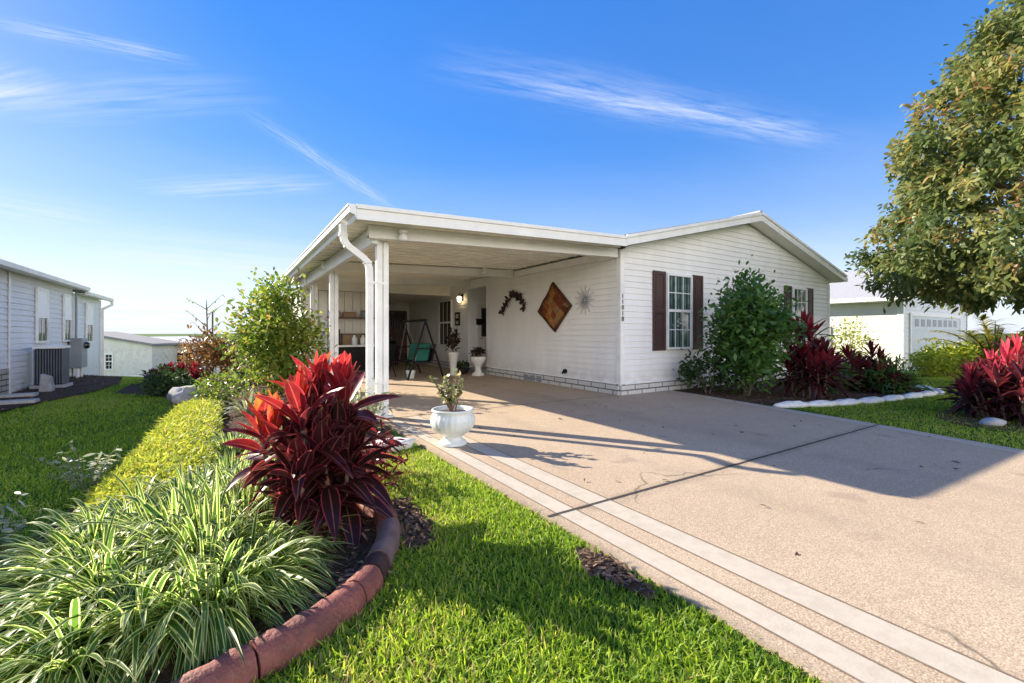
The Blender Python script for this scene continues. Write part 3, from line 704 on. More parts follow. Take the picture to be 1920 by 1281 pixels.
def flood(x, y, z, label):
    t = thing('flood_lamp', label, 'lamp', (x, y, z))
    mb = MB(); mb.lathe((x, y, z - .03), [(.055, 0), (.055, .03)], 14); mb.build('base', M['trim'], t)
    mb = MB(); mb.lathe((x, y, z - .14), [(.02, 0), (.065, .005), (.07, .04), (.04, .09), (.03, .11)], 16); mb.build('lamp_head', M['lampglass'], t)
mb = None
flood(1.98, 5.80, ct(1.98) - .20, 'small white flood lamp under the front edge of the carport roof beside the gutter elbow')
flood(5.2, 9.30, ct(5.2) - .139, 'small white round fixture on the inner carport beam above the lit wall lantern')

# ------------------------------------------------------------------ storage room at the end of the carport
sh = thing('storage_room', 'beige storage room closing the far end of the carport', 'shed', (3, 15, 0))
mb = MB(); fq = Fr((1.68, 13.55, 0), (1, 0, 0), (0, -1, 0))
z = .03
for i in range(10): fbox(mb, fq, i * .235, i * .235 + .222, .0, 2.40, -.05, .012)
mb.box(1.68, 4.03, 13.58, 13.66, 0, 2.42); mb.box(1.68, 1.76, 13.66, 17.4, -.3, 2.42); mb.box(3.95, 4.03, 13.66, 17.4, 0, 2.42)
mb.build('wall', M['cream'], sh)
fb = Fr((4.03, 17.4, 0), (1, 0, 0), (0, -1, 0)); mb = MB(); laps(mb, fb, .03, 2.42, lambda z: (0, 2.2)); mb.box(4.03, 6.2, 17.41, 17.5, 0, 2.42); mb.build('end_wall', M['cream'], sh)
mb = MB(); mb.box(1.62, 6.19, 13.45, 17.55, 2.425, 2.50); mb.build('roof', M['ceiling'], sh)
mb = MB(); mb.prism([(1.45, 13.46, 2.502), (6.17, 13.46, 2.502), (6.17, 13.46, ct(6.17) - .140), (1.45, 13.46, ct(1.45) - .140)], (0, .05, 0)); mb.build('header_board', M['ceiling'], sh)
mb = MB(); fbox(mb, fb, 1.30, 2.05, .05, 2.08, .015, .05); d = mb.build('door', M['wood'], sh)
mb = MB()
for i in range(3): fbox(mb, fb, 1.38 + .21 * i, 1.55 + .21 * i, 1.35, 1.95, .0505, .056)
mb.build('pane', M['glass_dark'], d)
mb = MB(); mb.tube([fb.p(1.40, 1.0, .05), fb.p(1.40, 1.0, .11)], .025, 8); mb.build('handle', M['grey'], d)

# ------------------------------------------------------------------ on and along the side wall
def wall_pt(y, z, n=0): return Vector((X0 - n, y, z))
# leafy metal garland
t = thing('metal_garland', 'dark metal leaf garland arching on the white side wall, left of the woven hanging', 'wall decoration', (X0 - .03, 9.52, 1.9))
arc = [(10.08, 1.70), (9.95, 1.86), (9.8, 2.02), (9.6, 2.16), (9.42, 2.2), (9.22, 2.12), (9.08, 1.97), (8.99, 1.80)]
mb = MB(); mb.tube([wall_pt(y, z, .03) for y, z in arc], .014, 6); mb.build('branch', M['black'], t)
P, D = [], []
for (y, z), (y2, z2) in zip(arc[:-1], arc[1:]):
    for j in range(9):
        f = random.random(); P.append(wall_pt(y + (y2 - y) * f, z + (z2 - z) * f, .035 + random.random() * .03))
        D.append((-.25 * random.random(), random.uniform(-1, 1), random.uniform(-1, 1)))
foliage('leaf_cluster', blades(P, D, RNG.uniform(.10, .17, len(P)), RNG.uniform(.06, .09, len(P)), .05, OVAL, roll=np.full(len(P), 1.5)), M['darkflower'], t)
# woven diamond
def diamond():
    t = thing('woven_hanging', 'rust and brown woven diamond hanging on the white side wall between garland and sunburst', 'wall decoration', (X0 - .04, 7.83, 1.77))
    cs = [(7.87, 2.345), (8.44, 1.70), (7.80, 1.215), (7.22, 1.78)]
    N = 12; V, U = [], []
    for i in range(N + 1):
        for j in range(N + 1):
            a, b = i / N, j / N
            y = (1 - a) * (1 - b) * cs[0][0] + a * (1 - b) * cs[1][0] + a * b * cs[2][0] + (1 - a) * b * cs[3][0]
            z = (1 - a) * (1 - b) * cs[0][1] + a * (1 - b) * cs[1][1] + a * b * cs[2][1] + (1 - a) * b * cs[3][1]
            w_ = .012 * math.sin(9 * a) * (1 if 0 < i < N else 1)
            V.append((X0 - .045 - .008 * math.sin(7 * a + 2) * math.cos(6 * b), y + .014 * math.sin(b * 11) * (a in (0, 1)), z + .014 * math.sin(a * 13) * (b in (0, 1)))); U.append((a, b))
    F = [[i * (N + 1) + j, i * (N + 1) + j + 1, (i + 1) * (N + 1) + j + 1, (i + 1) * (N + 1) + j] for i in range(N) for j in range(N)]
    o = np_mesh('cloth', V, np.array(F), M['weave'], t, U, None)
    s = o.modifiers.new('thick', 'SOLIDIFY'); s.thickness = .014; s.offset = 0
    mb = MB()
    for p, q in zip(cs, cs[1:] + cs[:1]): mb.tube([wall_pt(p[0], p[1], .03), wall_pt(q[0], q[1], .03)], .012, 6)
    mb.build('frame', M['wood'], t)
diamond()
t = thing('sunburst_ornament', 'pale metal sunburst ornament with thin rays on the white side wall', 'wall decoration', (X0 - .03, 6.82, 1.87))
mb = MB()
for k in range(26):
    a = 2 * math.pi * k / 26; L = .30 if k % 2 else .20; c = wall_pt(6.82, 1.87, .03)
    mb.tube([c, c + Vector((-.012, math.cos(a) * L, math.sin(a) * L))], [.007, .004], 5)
mb.build('ray_ring', M['stone'], t)
mb = MB(); mb.lathe((0, 0, 0), [(.0, -.01), (.05, 0), (.04, .02), (.0, .03)], 14)
mb.v = [(X0 - .03 - z, 6.82 + x, 1.87 + y) for x, y, z in mb.v]; mb.build('boss', M['grey'], t)

# lantern, sign and mailbox by the entry
t = thing('wall_lantern', 'glowing wall lantern on the house wall beside the entry recess', 'lamp', (X0 - .02, 12.5, 2.25))
mb = MB(); mb.box(X0 - .035, X0 - .014, 12.44, 12.56, 2.2, 2.42); mb.tube([(X0 - .035, 12.5, 2.40), (X0 - .12, 12.5, 2.44), (X0 - .13, 12.5, 2.40)], .012, 6); mb.build('bracket', M['black'], t)
mb = MB(); mb.lathe((X0 - .13, 12.5, 2.16), [(.03, 0), (.06, .05), (.07, .14), (.05, .18)], 12); mb.build('lamp_glass', M['glow'], t)
mb = MB(); mb.lathe((X0 - .13, 12.5, 2.342), [(.085, 0), (.05, .04), (.01, .07)], 12); mb.build('cap', M['black'], t)
t = thing('framed_plaque', 'small dark framed plaque on the house wall below the lantern', 'plaque', (X0 - .02, 12.85, 1.6))
mb = MB(); fbox(mb, fs, su(12.68), su(13.02), 1.43, 1.86, .014, .035); mb.build('frame', M['black'], t)
mb = MB(); fbox(mb, fs, su(12.76), su(12.94), 1.66, 1.80, .0352, .038); fbox(mb, fs, su(12.76), su(12.94), 1.48, 1.58, .0352, .038); mb.build('picture', M['linen'], t)
t = thing('mailbox', 'black wall mailbox at the entry recess', 'mailbox', (X0 + .6, YR - .05, 1.5))
mb = MB(); fbox(mb, fr_, .26, .78, 1.44, 1.60, .055, .15); mb.build('body', M['black'], t, .01)
mb = MB(); mb.prism([fr_.p(.25, 1.605, .05), fr_.p(.25, 1.605, .165), fr_.p(.25, 1.58, .172), fr_.p(.25, 1.64, .05)], Vector((.54, 0, 0))); mb.build('lid', M['dark'], t)

# ------------------------------------------------------------------ porch swing, chairs and pots under the carport
t = thing('porch_swing', 'black A-frame porch swing with a teal seat cushion under the carport', 'swing', (4.2, 11.4, 0))
xs_, ya, yb_ = 4.2, 10.6, 12.25
mb = MB(); mb.tube([(xs_, ya - .08, 1.52), (xs_, yb_ + .08, 1.52)], .032, 8); mb.build('top_bar', M['black'], t)
for yy in (ya, yb_):
    for s in (-1, 1):
        mb = MB(); mb.tube([(xs_, yy, 1.50), (xs_ + s * .48, yy - .04, .022)], .028, 8); mb.build('leg', M['black'], t)
    mb = MB(); mb.tube([(xs_ - .23, yy - .02, .80), (xs_ + .23, yy - .02, .80)], .02, 6); mb.build('crossbar', M['black'], t)
mb = MB(); mb.box(3.98, 4.42, 10.75, 12.1, .40, .45); mb.hexa([(4.42, 10.75, .45), (4.46, 10.75, .45), (4.46, 12.1, .45), (4.42, 12.1, .45), (4.52, 10.75, .9), (4.56, 10.75, .9), (4.56, 12.1, .9), (4.52, 12.1, .9)])
se = mb.build('bench', M['dark'], t)
for yy in (10.80, 12.05):
    mb = MB(); mb.tube([(xs_, yy, 1.50), (4.0, yy, .45)], .008, 5); mb.tube([(xs_, yy, 1.50), (4.5, yy, .75)], .008, 5); mb.build('chain', M['grey'], t)
t = thing('cushion', 'teal green cushion propped on the porch swing seat', 'cushion', (4.2, 11.0, .45))
mb = MB(); mb.hexa([(4.02, 10.80, .46), (4.36, 10.80, .46), (4.36, 11.5, .46), (4.02, 11.5, .46), (4.10, 10.82, .92), (4.47, 10.82, .92), (4.47, 11.48, .92), (4.10, 11.48, .92)])
mb.build('pad', M['teal'], t, .05)
def patio_chair(x, y, rz, label):
    t = thing('patio_chair', label, 'chair', (x, y, .022), rz, 'black patio chairs under the carport')
    o = ORG[t.name]; A = lambda px, py, pz: (o.x + px, o.y + py, o.z + pz)
    mb = MB(); mb.hexa([A(-.24, -.24, .40), A(.24, -.24, .40), A(.24, .24, .38), A(-.24, .24, .38), A(-.24, -.24, .43), A(.24, -.24, .43), A(.24, .24, .41), A(-.24, .24, .41)]); mb.build('seat', M['dark'], t, .01)
    mb = MB(); mb.hexa([A(-.23, .22, .44), A(.23, .22, .44), A(.23, .25, .44), A(-.23, .25, .44), A(-.22, .34, .88), A(.22, .34, .88), A(.22, .37, .88), A(-.22, .37, .88)]); mb.build('backrest', M['dark'], t, .01)
    for sx in (-1, 1):
        mb = MB(); mb.tube([A(sx * .25, -.24, 0), A(sx * .25, -.22, .62), A(sx * .25, .26, .64)], .014, 6); mb.build('armrest', M['black'], t)
        mb = MB(); mb.tube([A(sx * .22, -.20, .40), A(sx * .24, -.22, 0)], .016, 6); mb.build('leg', M['black'], t)
        mb = MB(); mb.tube([A(sx * .21, .20, .40), A(sx * .24, .30, 0)], .016, 6); mb.build('leg', M['black'], t)
    return t
patio_chair(3.35, 11.6, R(-140), 'black patio chair in front of the swing, nearest the carport post')
patio_chair(5.1, 15.6, R(20), 'black patio chair at the far door of the storage room')

def pot_plant(name, label, c, prof, mat_pot, leafm, r, h, n, leafL, rz=0, cat='planter'):
    t = thing(name, label, cat, c)
    mb = MB(); mb.lathe(c, prof, 24); mb.build('pot', mat_pot, t)
    zt = c[2] + prof[-1][1]; rt = max(p[0] for p in prof[-2:])
    mb = MB(); mb.lathe((c[0], c[1], zt - .03), [(rt * .93, 0), (rt * .93, .012)], 16); mb.build('soil', M['soil'], t)
    C = sph(n) * RNG.uniform(.35, 1, (n, 1)) * np.array([r, r, h / 2]) + np.array([c[0], c[1], zt + h / 2])
    foliage('foliage', blades(C, sph(n) + [0, 0, .4], RNG.uniform(.6, 1.2, n) * leafL, RNG.uniform(.3, .5, n) * leafL, .1, OVAL, roll=RNG.uniform(-1, 1, n)), leafm, t)
    mb = MB()
    for k in range(5): q = C[RNG.integers(n)]; mb.tube([(c[0], c[1], zt - .02), tuple(q)], [.010, .005], 5)
    mb.build('stem', M['cane'], t)
    return t
pot_plant('tall_planter', 'tall slim white vase with a dark leafy plant by the house window', (5.25, 11.2, .022),
          [(.13, 0), (.14, .03), (.08, .08), (.10, .3), (.15, .55), (.17, .62), (.15, .64)], M['plaster'], M['darkflower'], .20, .70, 160, .13)
pot_plant('pedestal_planter', 'white sculpted pedestal urn with dark foliage at the corner of the entry recess', (5.78, 10.72, .022),
          [(.17, 0), (.17, .06), (.10, .09), (.08, .22), (.11, .30), (.20, .40), (.22, .50), (.20, .52)], M['plaster'], M['darkflower'], .22, .24, 150, .12)
pot_plant('low_planter', 'low dark bowl of trailing leaves on the carport floor between the two white planters', (5.55, 11.35, .022),
          [(.18, 0), (.24, .10), (.26, .16), (.25, .17)], M['dark'], M['dkleaf'], .30, .18, 160, .10)
pot_plant('small_pot', 'small white flower pot on the floor beneath the porch swing', (3.95, 11.0, .022),
          [(.09, 0), (.11, .12), (.13, .2), (.12, .21)], M['ceramic'], M['dkleaf'], .12, .16, 60, .08)

# workbench, shelf and stored things along the storage room wall
t = thing('workbench', 'workbench with a white top edge and a black skirt at the storage room wall', 'workbench', (2.95, 13.2, 0))
mb = MB(); mb.box(2.36, 3.95, 12.85, 13.48, .80, .85); mb.build('worktop', M['trim'], t, .004)
mb = MB(); mb.box(2.40, 3.91, 12.92, 13.45, .12, .795); mb.build('skirt_cloth', M['dark'], t)
for x in (2.42, 3.85):
    for y in (12.95, 13.40): mb = MB(); mb.box(x, x + .05, y, y + .05, .022, .119); mb.build('leg', M['grey'], t)
t = thing('wall_shelf', 'long wooden wall shelf on brackets above the workbench', 'shelf', (2.9, 13.4, 1.62))
mb = MB(); mb.box(2.35, 3.75, 13.24, 13.535, 1.62, 1.65); mb.build('board', M['wood'], t)
for x in (2.6, 3.45): mb = MB(); mb.prism([(x, 13.535, 1.619), (x, 13.28, 1.619), (x, 13.535, 1.42)], (.03, 0, 0)); mb.build('bracket', M['grey'], t)
def box_item(name, label, cat, x, y, z, a, b, h, m, lid=None):
    t = thing(name, label, cat, (x, y, z))
    mb = MB(); mb.box(x - a / 2, x + a / 2, y - b / 2, y + b / 2, z, z + h); mb.build('body', M[m], t, .01)
    mb = MB(); mb.box(x - a / 2 - .008, x + a / 2 + .008, y - b / 2 - .008, y + b / 2 + .008, z + h + .001, z + h + .025); mb.build('lid', M[lid or m], t, .004)
box_item('storage_bin', 'pale storage bin on the wall shelf, at its left end', 'bin', 2.52, 13.38, 1.65, .26, .22, .16, 'linen', 'black')
box_item('storage_bin', 'cardboard coloured box on the middle of the wall shelf', 'box', 2.95, 13.38, 1.65, .34, .22, .13, 'card')
box_item('storage_bin', 'grey box on the right end of the wall shelf', 'box', 3.45, 13.38, 1.65, .30, .22, .18, 'grey', 'wood')
box_item('speaker_box', 'tall black box standing on the left end of the workbench', 'box', 2.52, 13.2, .85, .22, .25, .42, 'black')
box_item('storage_bin', 'long brown box lying on the workbench behind the white jugs', 'box', 3.15, 13.32, .85, .85, .2, .30, 'card', 'wood')
for x, l in ((3.02, 'left one of two white plastic jugs on the workbench'), (3.26, 'right one of two white plastic jugs on the workbench')):
    t = thing('plastic_jug', l, 'jug', (x, 13.05, .85)); mb = MB(); mb.lathe((x, 13.05, .85), [(.075, 0), (.08, .02), (.08, .18), (.03, .25), (.03, .28)], 16); mb.build('body', M['ceramic'], t)
    mb = MB(); mb.lathe((x, 13.05, 1.131), [(.033, 0), (.033, .025)], 12); mb.build('cap', M['teal'], t)
t = thing('plastic_shelf_unit', 'white plastic shelf unit beside the second carport post', 'shelf', (2.05, 13.2, 0))
for z in (.35, .80, 1.25, 1.50): mb = MB(); mb.box(1.86, 2.28, 13.0, 13.45, z, z + .04); mb.build('shelf', M['ceramic'], t)
for x in (1.87, 2.24):
    for y in (13.01, 13.41): mb = MB(); mb.tube([(x + .015, y + .015, .022), (x + .015, y + .015, 1.56)], .016, 6); mb.build('leg', M['ceramic'], t)

# ------------------------------------------------------------------ big white urn on the driveway
c = (1.985, 4.24, .027)
t = thing('urn_planter', 'big white glazed urn with a small branching plant on the driveway border', 'planter', c)
mb = MB(); mb.lathe(c, [(.145, 0), (.15, .02), (.135, .035), (.10, .06), (.095, .085), (.13, .105), (.19, .15), (.225, .20), (.235, .25), (.225, .30), (.205, .335), (.215, .35), (.225, .365), (.215, .375), (.195, .37), (.19, .33)], 96)
mb.v = [(c[0] + (v[0] - c[0]) * (1 + .014 * math.cos(24 * math.atan2(v[1] - c[1], v[0] - c[0]))), c[1] + (v[1] - c[1]) * (1 + .014 * math.cos(24 * math.atan2(v[1] - c[1], v[0] - c[0]))), v[2]) if .1 < v[2] - c[2] < .34 else v for v in mb.v]
mb.build('pot', M['ceramic'], t)
mb = MB(); mb.lathe((c[0], c[1], c[2] + .325), [(.188, 0), (.15, .015), (.02, .02)], 24); mb.build('soil', M['soil'], t)
mb = MB(); P, D = [], []
rg = random.Random(5)
for k in range(13):
    a = rg.uniform(0, 6.28); sp_ = rg.uniform(.07, .24); h = rg.uniform(.24, .44)
    p0 = Vector((c[0] + .02 * math.cos(a), c[1] + .02 * math.sin(a), c[2] + .34)); p1 = p0 + Vector((math.cos(a) * sp_ * .5, math.sin(a) * sp_ * .5, h * .55)); p2 = p0 + Vector((math.cos(a) * sp_, math.sin(a) * sp_, h))
    mb.tube([p0, p1, p2], [.012, .008, .004], 6)
    for j in range(20):
        f = rg.uniform(.3, 1); q = p1.lerp(p2, max(0, f * 2 - 1)) if f > .5 else p0.lerp(p1, f * 2)
        P.append(q); D.append((rg.uniform(-1, 1), rg.uniform(-1, 1), rg.uniform(-.2, 1)))
mb.build('stem', M['cane'], t)
foliage('foliage', blades(P, D, RNG.uniform(.04, .065, len(P)), RNG.uniform(.032, .048, len(P)), .1, OVAL, roll=RNG.uniform(-1, 1, len(P))), M['jade'], t)

# ------------------------------------------------------------------ left neighbour
LX = -3.57
lh = thing('neighbour_home', 'pale blue-grey sided home at the left edge with tall shaded windows', 'house', (-6, 12, 0))
fl = Fr((LX, 5.3, 0), (0, 1, 0), (1, 0, 0)); YL = 5.3
LE = 16.4; LZ = 19.45; UM = 7.0
mb = MB(); laps(mb, fl, .52, 2.40, lambda z: (0, UM)); laps(mb, fl, .06, 2.40, lambda z: (UM, LE - YL)); laps(mb, fl, -.25, 2.28, lambda z: (LE - YL, LZ - YL))
mb.box(-8, LX, YL + .02, LE, -.6, 2.39); mb.box(-8, LX, LE, LZ, -1.6, 2.27); mb.build('wall', M['siding_blue'], lh)
mb = MB(); fbox(mb, fl, 0, UM, -.1, .52, -.05, .03); mb.build('skirting', M['skirt_stone'], lh)
for u in (3.2, 4.6): mb = MB(); fbox(mb, fl, u, u + .3, .12, .34, .031, .042); mb.build('foundation_vent', M['grey'], lh)
for u, za, zb_ in ((UM, -.1, 2.37), (LE - YL, -.3, 2.27), (LZ - YL - .05, -.6, 2.25)): mb = MB(); fbox(mb, fl, u - .04, u + .04, za, zb_, .021, .034); mb.build('corner_trim', M['trim'], lh)
mb = MB(); mb.prism([(LX + .26, 4.9, 2.41), (LX + .26, 4.9, 2.47), (LX - 3.4, 4.9, 3.36), (LX - 3.4, 4.9, 3.30)], (0, LE - 4.75, 0)); mb.build('roof', M['shingle'], lh)
mb = MB(); mb.prism([(LX + .23, LE + .16, 2.30), (LX + .23, LE + .16, 2.36), (LX - 3.4, LE + .16, 3.20), (LX - 3.4, LE + .16, 3.14)], (0, LZ - LE, 0)); mb.build('roof', M['shingle'], lh)
mb = MB(); mb.prism([(LX + .262 + a_, 4.9, 2.34 + b_) for a_, b_ in [(0, 0), (.07, .015), (.08, .10), (0, .10)]], (0, LE - 4.75, 0)); mb.prism([(LX + .232 + a_, LE + .17, 2.23 + b_) for a_, b_ in [(0, 0), (.07, .015), (.08, .10), (0, .10)]], (0, LZ - LE, 0)); mb.build('gutter', M['trim'], lh)
mb = MB(); mb.box(LX + .02, LX + .258, 4.92, LE, 2.385, 2.40); mb.box(LX + .02, LX + .228, LE + .17, LZ, 2.275, 2.29); mb.build('soffit', M['trim'], lh)
mb = MB(); rect_tube(mb, [(LX + .28, LZ + .08, 2.23), (LX + .28, LZ + .08, 2.13), (LX + .06, LZ - .03, 1.97), (LX + .06, LZ - .05, 1.8), (LX + .06, LZ - .05, -.6)], .075, .065); mb.build('downspout', M['trim'], lh)
for y0, y1, z0, z1 in ((13.70, 14.32, 1.02, 2.14), (15.55, 16.10, 1.02, 2.14), (17.65, 18.30, .95, 2.02)):
    u0, u1 = y0 - YL, y1 - YL
    f = MB(); w_ = .05; fbox(f, fl, u0 - w_, u0, z0 - w_, z1 + w_, .021, .06); fbox(f, fl, u1, u1 + w_, z0 - w_, z1 + w_, .021, .06); fbox(f, fl, u0, u1, z1, z1 + w_, .021, .06); fbox(f, fl, u0, u1, z0 - w_, z0, .021, .07)
    o = f.build('window', M['trim'], lh); zm = z0 + (z1 - z0) * .45
    mb = MB(); fbox(mb, fl, u0 + .002, u1 - .002, z0 + .002, zm, .021, .030); mb.build('pane', M['glass_dark'], o)
    mb = MB(); fbox(mb, fl, u0 + .002, u1 - .002, zm + .005, z1 - .002, .021, .046); mb.build('window_shade', M['glass_pale'], o)
    mb = MB(); fbox(mb, fl, (u0 + u1) / 2 - .010, (u0 + u1) / 2 + .010, z0 + .004, zm - .002, .031, .037); mb.build('muntin', M['trim'], o)
# air conditioner, utility box
gz = lambda x, y: float(ground_z(x, y))
ax, ay = -3.22, 13.35; g0 = gz(ax, ay) + .03
t = thing('air_conditioner', 'dark grey air conditioning unit with upright louvres beside the left home', 'air conditioner', (ax, ay, g0))
mb = MB(); mb.box(ax - .27, ax + .27, ay - .27, ay + .27, g0, g0 + .06); mb.build('base', M['paver'], t)
mb = MB(); mb.box(ax - .20, ax + .20, ay - .20, ay + .20, g0 + .061, g0 + .83); mb.build('body', M['dark'], t)
mb = MB()
for i in range(11):
    q = -.21 + .42 * i / 10
    mb.box(ax + q - .010, ax + q + .010, ay - .222, ay - .201, g0 + .08, g0 + .815); mb.box(ax + .201, ax + .222, ay + q - .010, ay + q + .010, g0 + .08, g0 + .815)
mb.build('louvre', M['ac'], t)
mb = MB(); mb.box(ax - .24, ax + .24, ay - .24, ay + .24, g0 + .831, g0 + .885); mb.lathe((ax, ay, g0 + .886), [(.17, 0), (.15, .025), (.05, .04)], 20); mb.build('top_cover', M['trim'], t, .01)
ux, uy = -3.38, 16.2; fz = gz(ux, uy)
t = thing('utility_box', 'grey electric meter box on white conduit legs beside the left air conditioner', 'meter box', (ux, uy, fz))
mb = MB(); mb.box(ux - .14, ux + .10, uy - .28, uy + .28, .27, 1.05); mb.build('body', M['grey'], t, .012)
mb = MB(); mb.lathe((0, 0, 0), [(.09, 0), (.09, .06), (.06, .09)], 16); mb.v = [(ux + .101 + z, uy + .03 + x, .86 + y) for x, y, z in mb.v]; mb.build('meter', M['glass_dark'], t)
for y in (uy - .19, uy + .14): mb = MB(); mb.tube([(ux, y, fz), (ux, y, .269)], .04, 10); mb.build('leg', M['trim'], t)
mb = MB(); mb.tube([(ux - .11, uy + .2, 1.051), (ux - .11, uy + .2, 2.32)], .025, 8); mb.build('conduit', M['grey'], t)
for x, y, a, b, l in ((-2.98, 10.6, .5, .24, 'grey concrete paver lying in the bed at the left edge, the nearer one'), (-3.25, 11.7, .45, .24, 'grey concrete paver in the bed of the left home, the farther one')):
    t = MB(); z = gz(x, y) + .03; t.box(x - a / 2, x + a / 2, y - b / 2, y + b / 2, z - .02, z + .05); tag(t.build('paving_slab', M['paver'], None, .012), l, 'paver', 'pavers in the left bed')
t = MB(); z = gz(-3.05, 12.35) + .03; t.hexa([(-3.15, 12.25, z), (-2.95, 12.25, z), (-2.95, 12.45, z), (-3.15, 12.45, z), (-3.13, 12.28, z + .36), (-2.98, 12.28, z + .30), (-2.98, 12.43, z + .30), (-3.13, 12.43, z + .36)]); o = tag(t.build('valve_box', M['stone'], None, .02), 'small weathered grey box on the ground before the left air conditioner', 'box')

# ------------------------------------------------------------------ houses beyond
def far_house(label, lat, d, zb, segs, depth, rz=-TH):
    ox, oy = lat * CT + d * ST, -lat * ST + d * CT
    t = thing('far_house', label, 'house', (ox, oy, zb), 0)
    ux = Vector((CT, -ST, 0)); bx = Vector((ST, CT, 0)); o = Vector((ox, oy, zb))
    fr = Fr(o, ux, -bx)
    return t, fr, bx
t, fr, bx = far_house('low pale green house beyond the left lawn with one small window', -24.3, 26, -1.55, None, 7)
mb = MB(); mb.prism([fr.p(0, 0), fr.p(3.0, 0), fr.p(3.0, 1.98), fr.p(0, 2.48)], bx * 7); mb.build('wall', siding('pale_green_vinyl', (.74, .77, .74)), t)
mb = MB(); fbox(mb, fr, -.02, 3.05, .02, .22, -.02, .03); mb.build('skirting', M['trim'], t)
mb = MB(); mb.prism([fr.p(-1.2, 2.70, .3), fr.p(3.3, 1.99, .3), fr.p(3.3, 2.11, .3), fr.p(-1.2, 2.83, .3)], bx * 2.6); mb.build('roof', M['shingle'], t)
window(t, fr, .30, .68, .62, 1.45, 'glass_dark', (2, 2), .02, .07)
t, fr, bx = far_house('white house beyond the red bushes with arched dark windows', -21.55, 28, -1.6, None, 7)
mb = MB(); fbox(mb, fr, 0, 4.2, 0, 2.02, -6, 0); mb.build('wall', M['siding'], t)
mb = MB(); mb.prism([fr.p(-.3, 2.025, .35), fr.p(5.2, 1.98, .35), fr.p(5.2, 2.1, .35), fr.p(-.3, 2.15, .35)], bx * 2.6); mb.build('roof', M['shingle'], t)
for u, w_, h in ((.25, .35, 1.55), (.80, .35, 1.55), (1.55, .55, 1.8), (2.35, .55, 1.5), (3.1, .8, 1.6)):
    f = MB(); pts = [fr.p(u, .7, .01)] + [fr.p(u + w_, .7, .01)] + [fr.p(u + w_ / 2 + w_ / 2 * math.cos(a), h + w_ / 2 * .7 * math.sin(a) - .1, .01) for a in np.linspace(0, math.pi, 9)]
    f.prism(pts, fr.nn * .03); f.build('window', M['glass_dark'], t)
# right neighbour with the garage
NX, NY = 20.6, 5.76
nh = thing('garage_house', 'pale house with a white double garage door beyond the right lawn', 'house', (25, 10, -.2))
fn = Fr((NX, NY, 0), (1, 0, 0), (0, -1, 0)); fm = Fr((NX, NY, 0), (0, 1, 0), (-1, 0, 0))
zb, ze, zr, nw = -.35, 2.5, 3.95, 8.3
mb = MB(); laps(mb, fn, zb, zr - .1, lambda z: (0, nw) if z < ze else ((z - ze) / (zr - ze) * nw / 2, nw - (z - ze) / (zr - ze) * nw / 2), h=.16); mb.build('front_wall', M['siding_blue'], nh)  # bluish shade of the front is put into its siding colour
mb = MB(); laps(mb, fm, zb, ze, lambda z: (0, 12), h=.16); mb.box(NX, NX + nw, NY + .01, NY + 12, zb, ze - .05); mb.build('wall', M['cream'], nh)
mb = MB(); fbox(mb, fm, -.02, .14, zb, ze, .025, .035); fbox(mb, fn, -.036, .12, zb, ze, .025, .035); mb.build('corner_trim', M['trim'], nh)
mb = MB(); fbox(mb, fn, nw - .12, nw + .02, zb, ze, .025, .035); mb.build('corner_trim', M['trim'], nh)
mb = MB(); e_ = .45; s_ = (zr - ze) / (nw / 2)
mb.prism([(NX - e_, NY - .35, ze - e_ * s_ + .05), (NX + nw / 2, NY - .35, zr + .05), (NX + nw / 2, NY - .35, zr + .17), (NX - e_, NY - .35, ze - e_ * s_ + .17)], (0, 13, 0)); mb.prism([(NX + nw + e_, NY - .35, ze - e_ * s_ + .05), (NX + nw / 2, NY - .35, zr + .05), (NX + nw / 2, NY - .35, zr + .17), (NX + nw + e_, NY - .35, ze - e_ * s_ + .17)], (0, 13, 0)); mb.build('roof', M['shingle_pale'], nh)
mb = MB(); mb.box(NX - e_ - .10, NX - e_ - .002, NY - .35, NY + 12, ze - e_ * s_ + .02, ze - e_ * s_ + .17); mb.box(NX - e_, NX - .03, NY - .3, NY + 12, ze - .16, ze - .14); mb.build('gutter', M['trim'], nh)
f = MB(); fbox(f, fn, .62, .75, zb, 1.95, .015, .06); fbox(f, fn, 7.0, 7.13, zb, 1.95, .015, .06); fbox(f, fn, .75, 7.0, 1.83, 1.95, .015, .06); gd = f.build('garage_door', M['trim'], nh)
for k in range(4): mb = MB(); z0_ = zb + (1.83 - zb) / 4 * k; fbox(mb, fn, .751, 6.999, z0_ + .008, z0_ + (1.83 - zb) / 4 - .008, .015, .04); mb.build('door_panel', M['garage'], gd)
for k in range(8): mb = MB(); u = 1.15 + k * .70; fbox(mb, fn, u, u + .44, 1.44, 1.72, .041, .046); mb.build('window', M['glass_dark'], gd)
window(nh, fm, 2.3, 3.2, .55, 1.4, 'glass', (2, 2), .02)

# ------------------------------------------------------------------ plants
def liriope(name, label, c, n, L, spread=.10, lean=(0, 0)):
    t = thing(name, label, 'grass plant', (c[0], c[1], gz(*c[:2])), 0, 'variegated grass clumps in the front bed')
    z0 = gz(*c[:2])
    a = RNG.uniform(0, 2 * np.pi, n); el = np.radians(np.clip(RNG.normal(56, 19, n), 16, 90))
    D = np.stack([np.cos(a) * np.cos(el) + lean[0], np.sin(a) * np.cos(el) + lean[1], np.sin(el)], 1)
    r = spread * np.sqrt(RNG.random(n)); P = np.stack([c[0] + r * np.cos(a), c[1] + r * np.sin(a), np.full(n, z0 + .01)], 1)
    Ls = L * RNG.uniform(.65, 1.15, n)
    foliage('foliage', blades(P, D, Ls, RNG.uniform(.010, .030, n), RNG.uniform(.40, .95, n), [.7, .95, 1, 1, .95, .8, .5, .06], roll=RNG.uniform(-.5, .5, n), fold=.22), M['liriope'], t)
    return t
MC = (-.08, 2.80)       # the middle of the mound
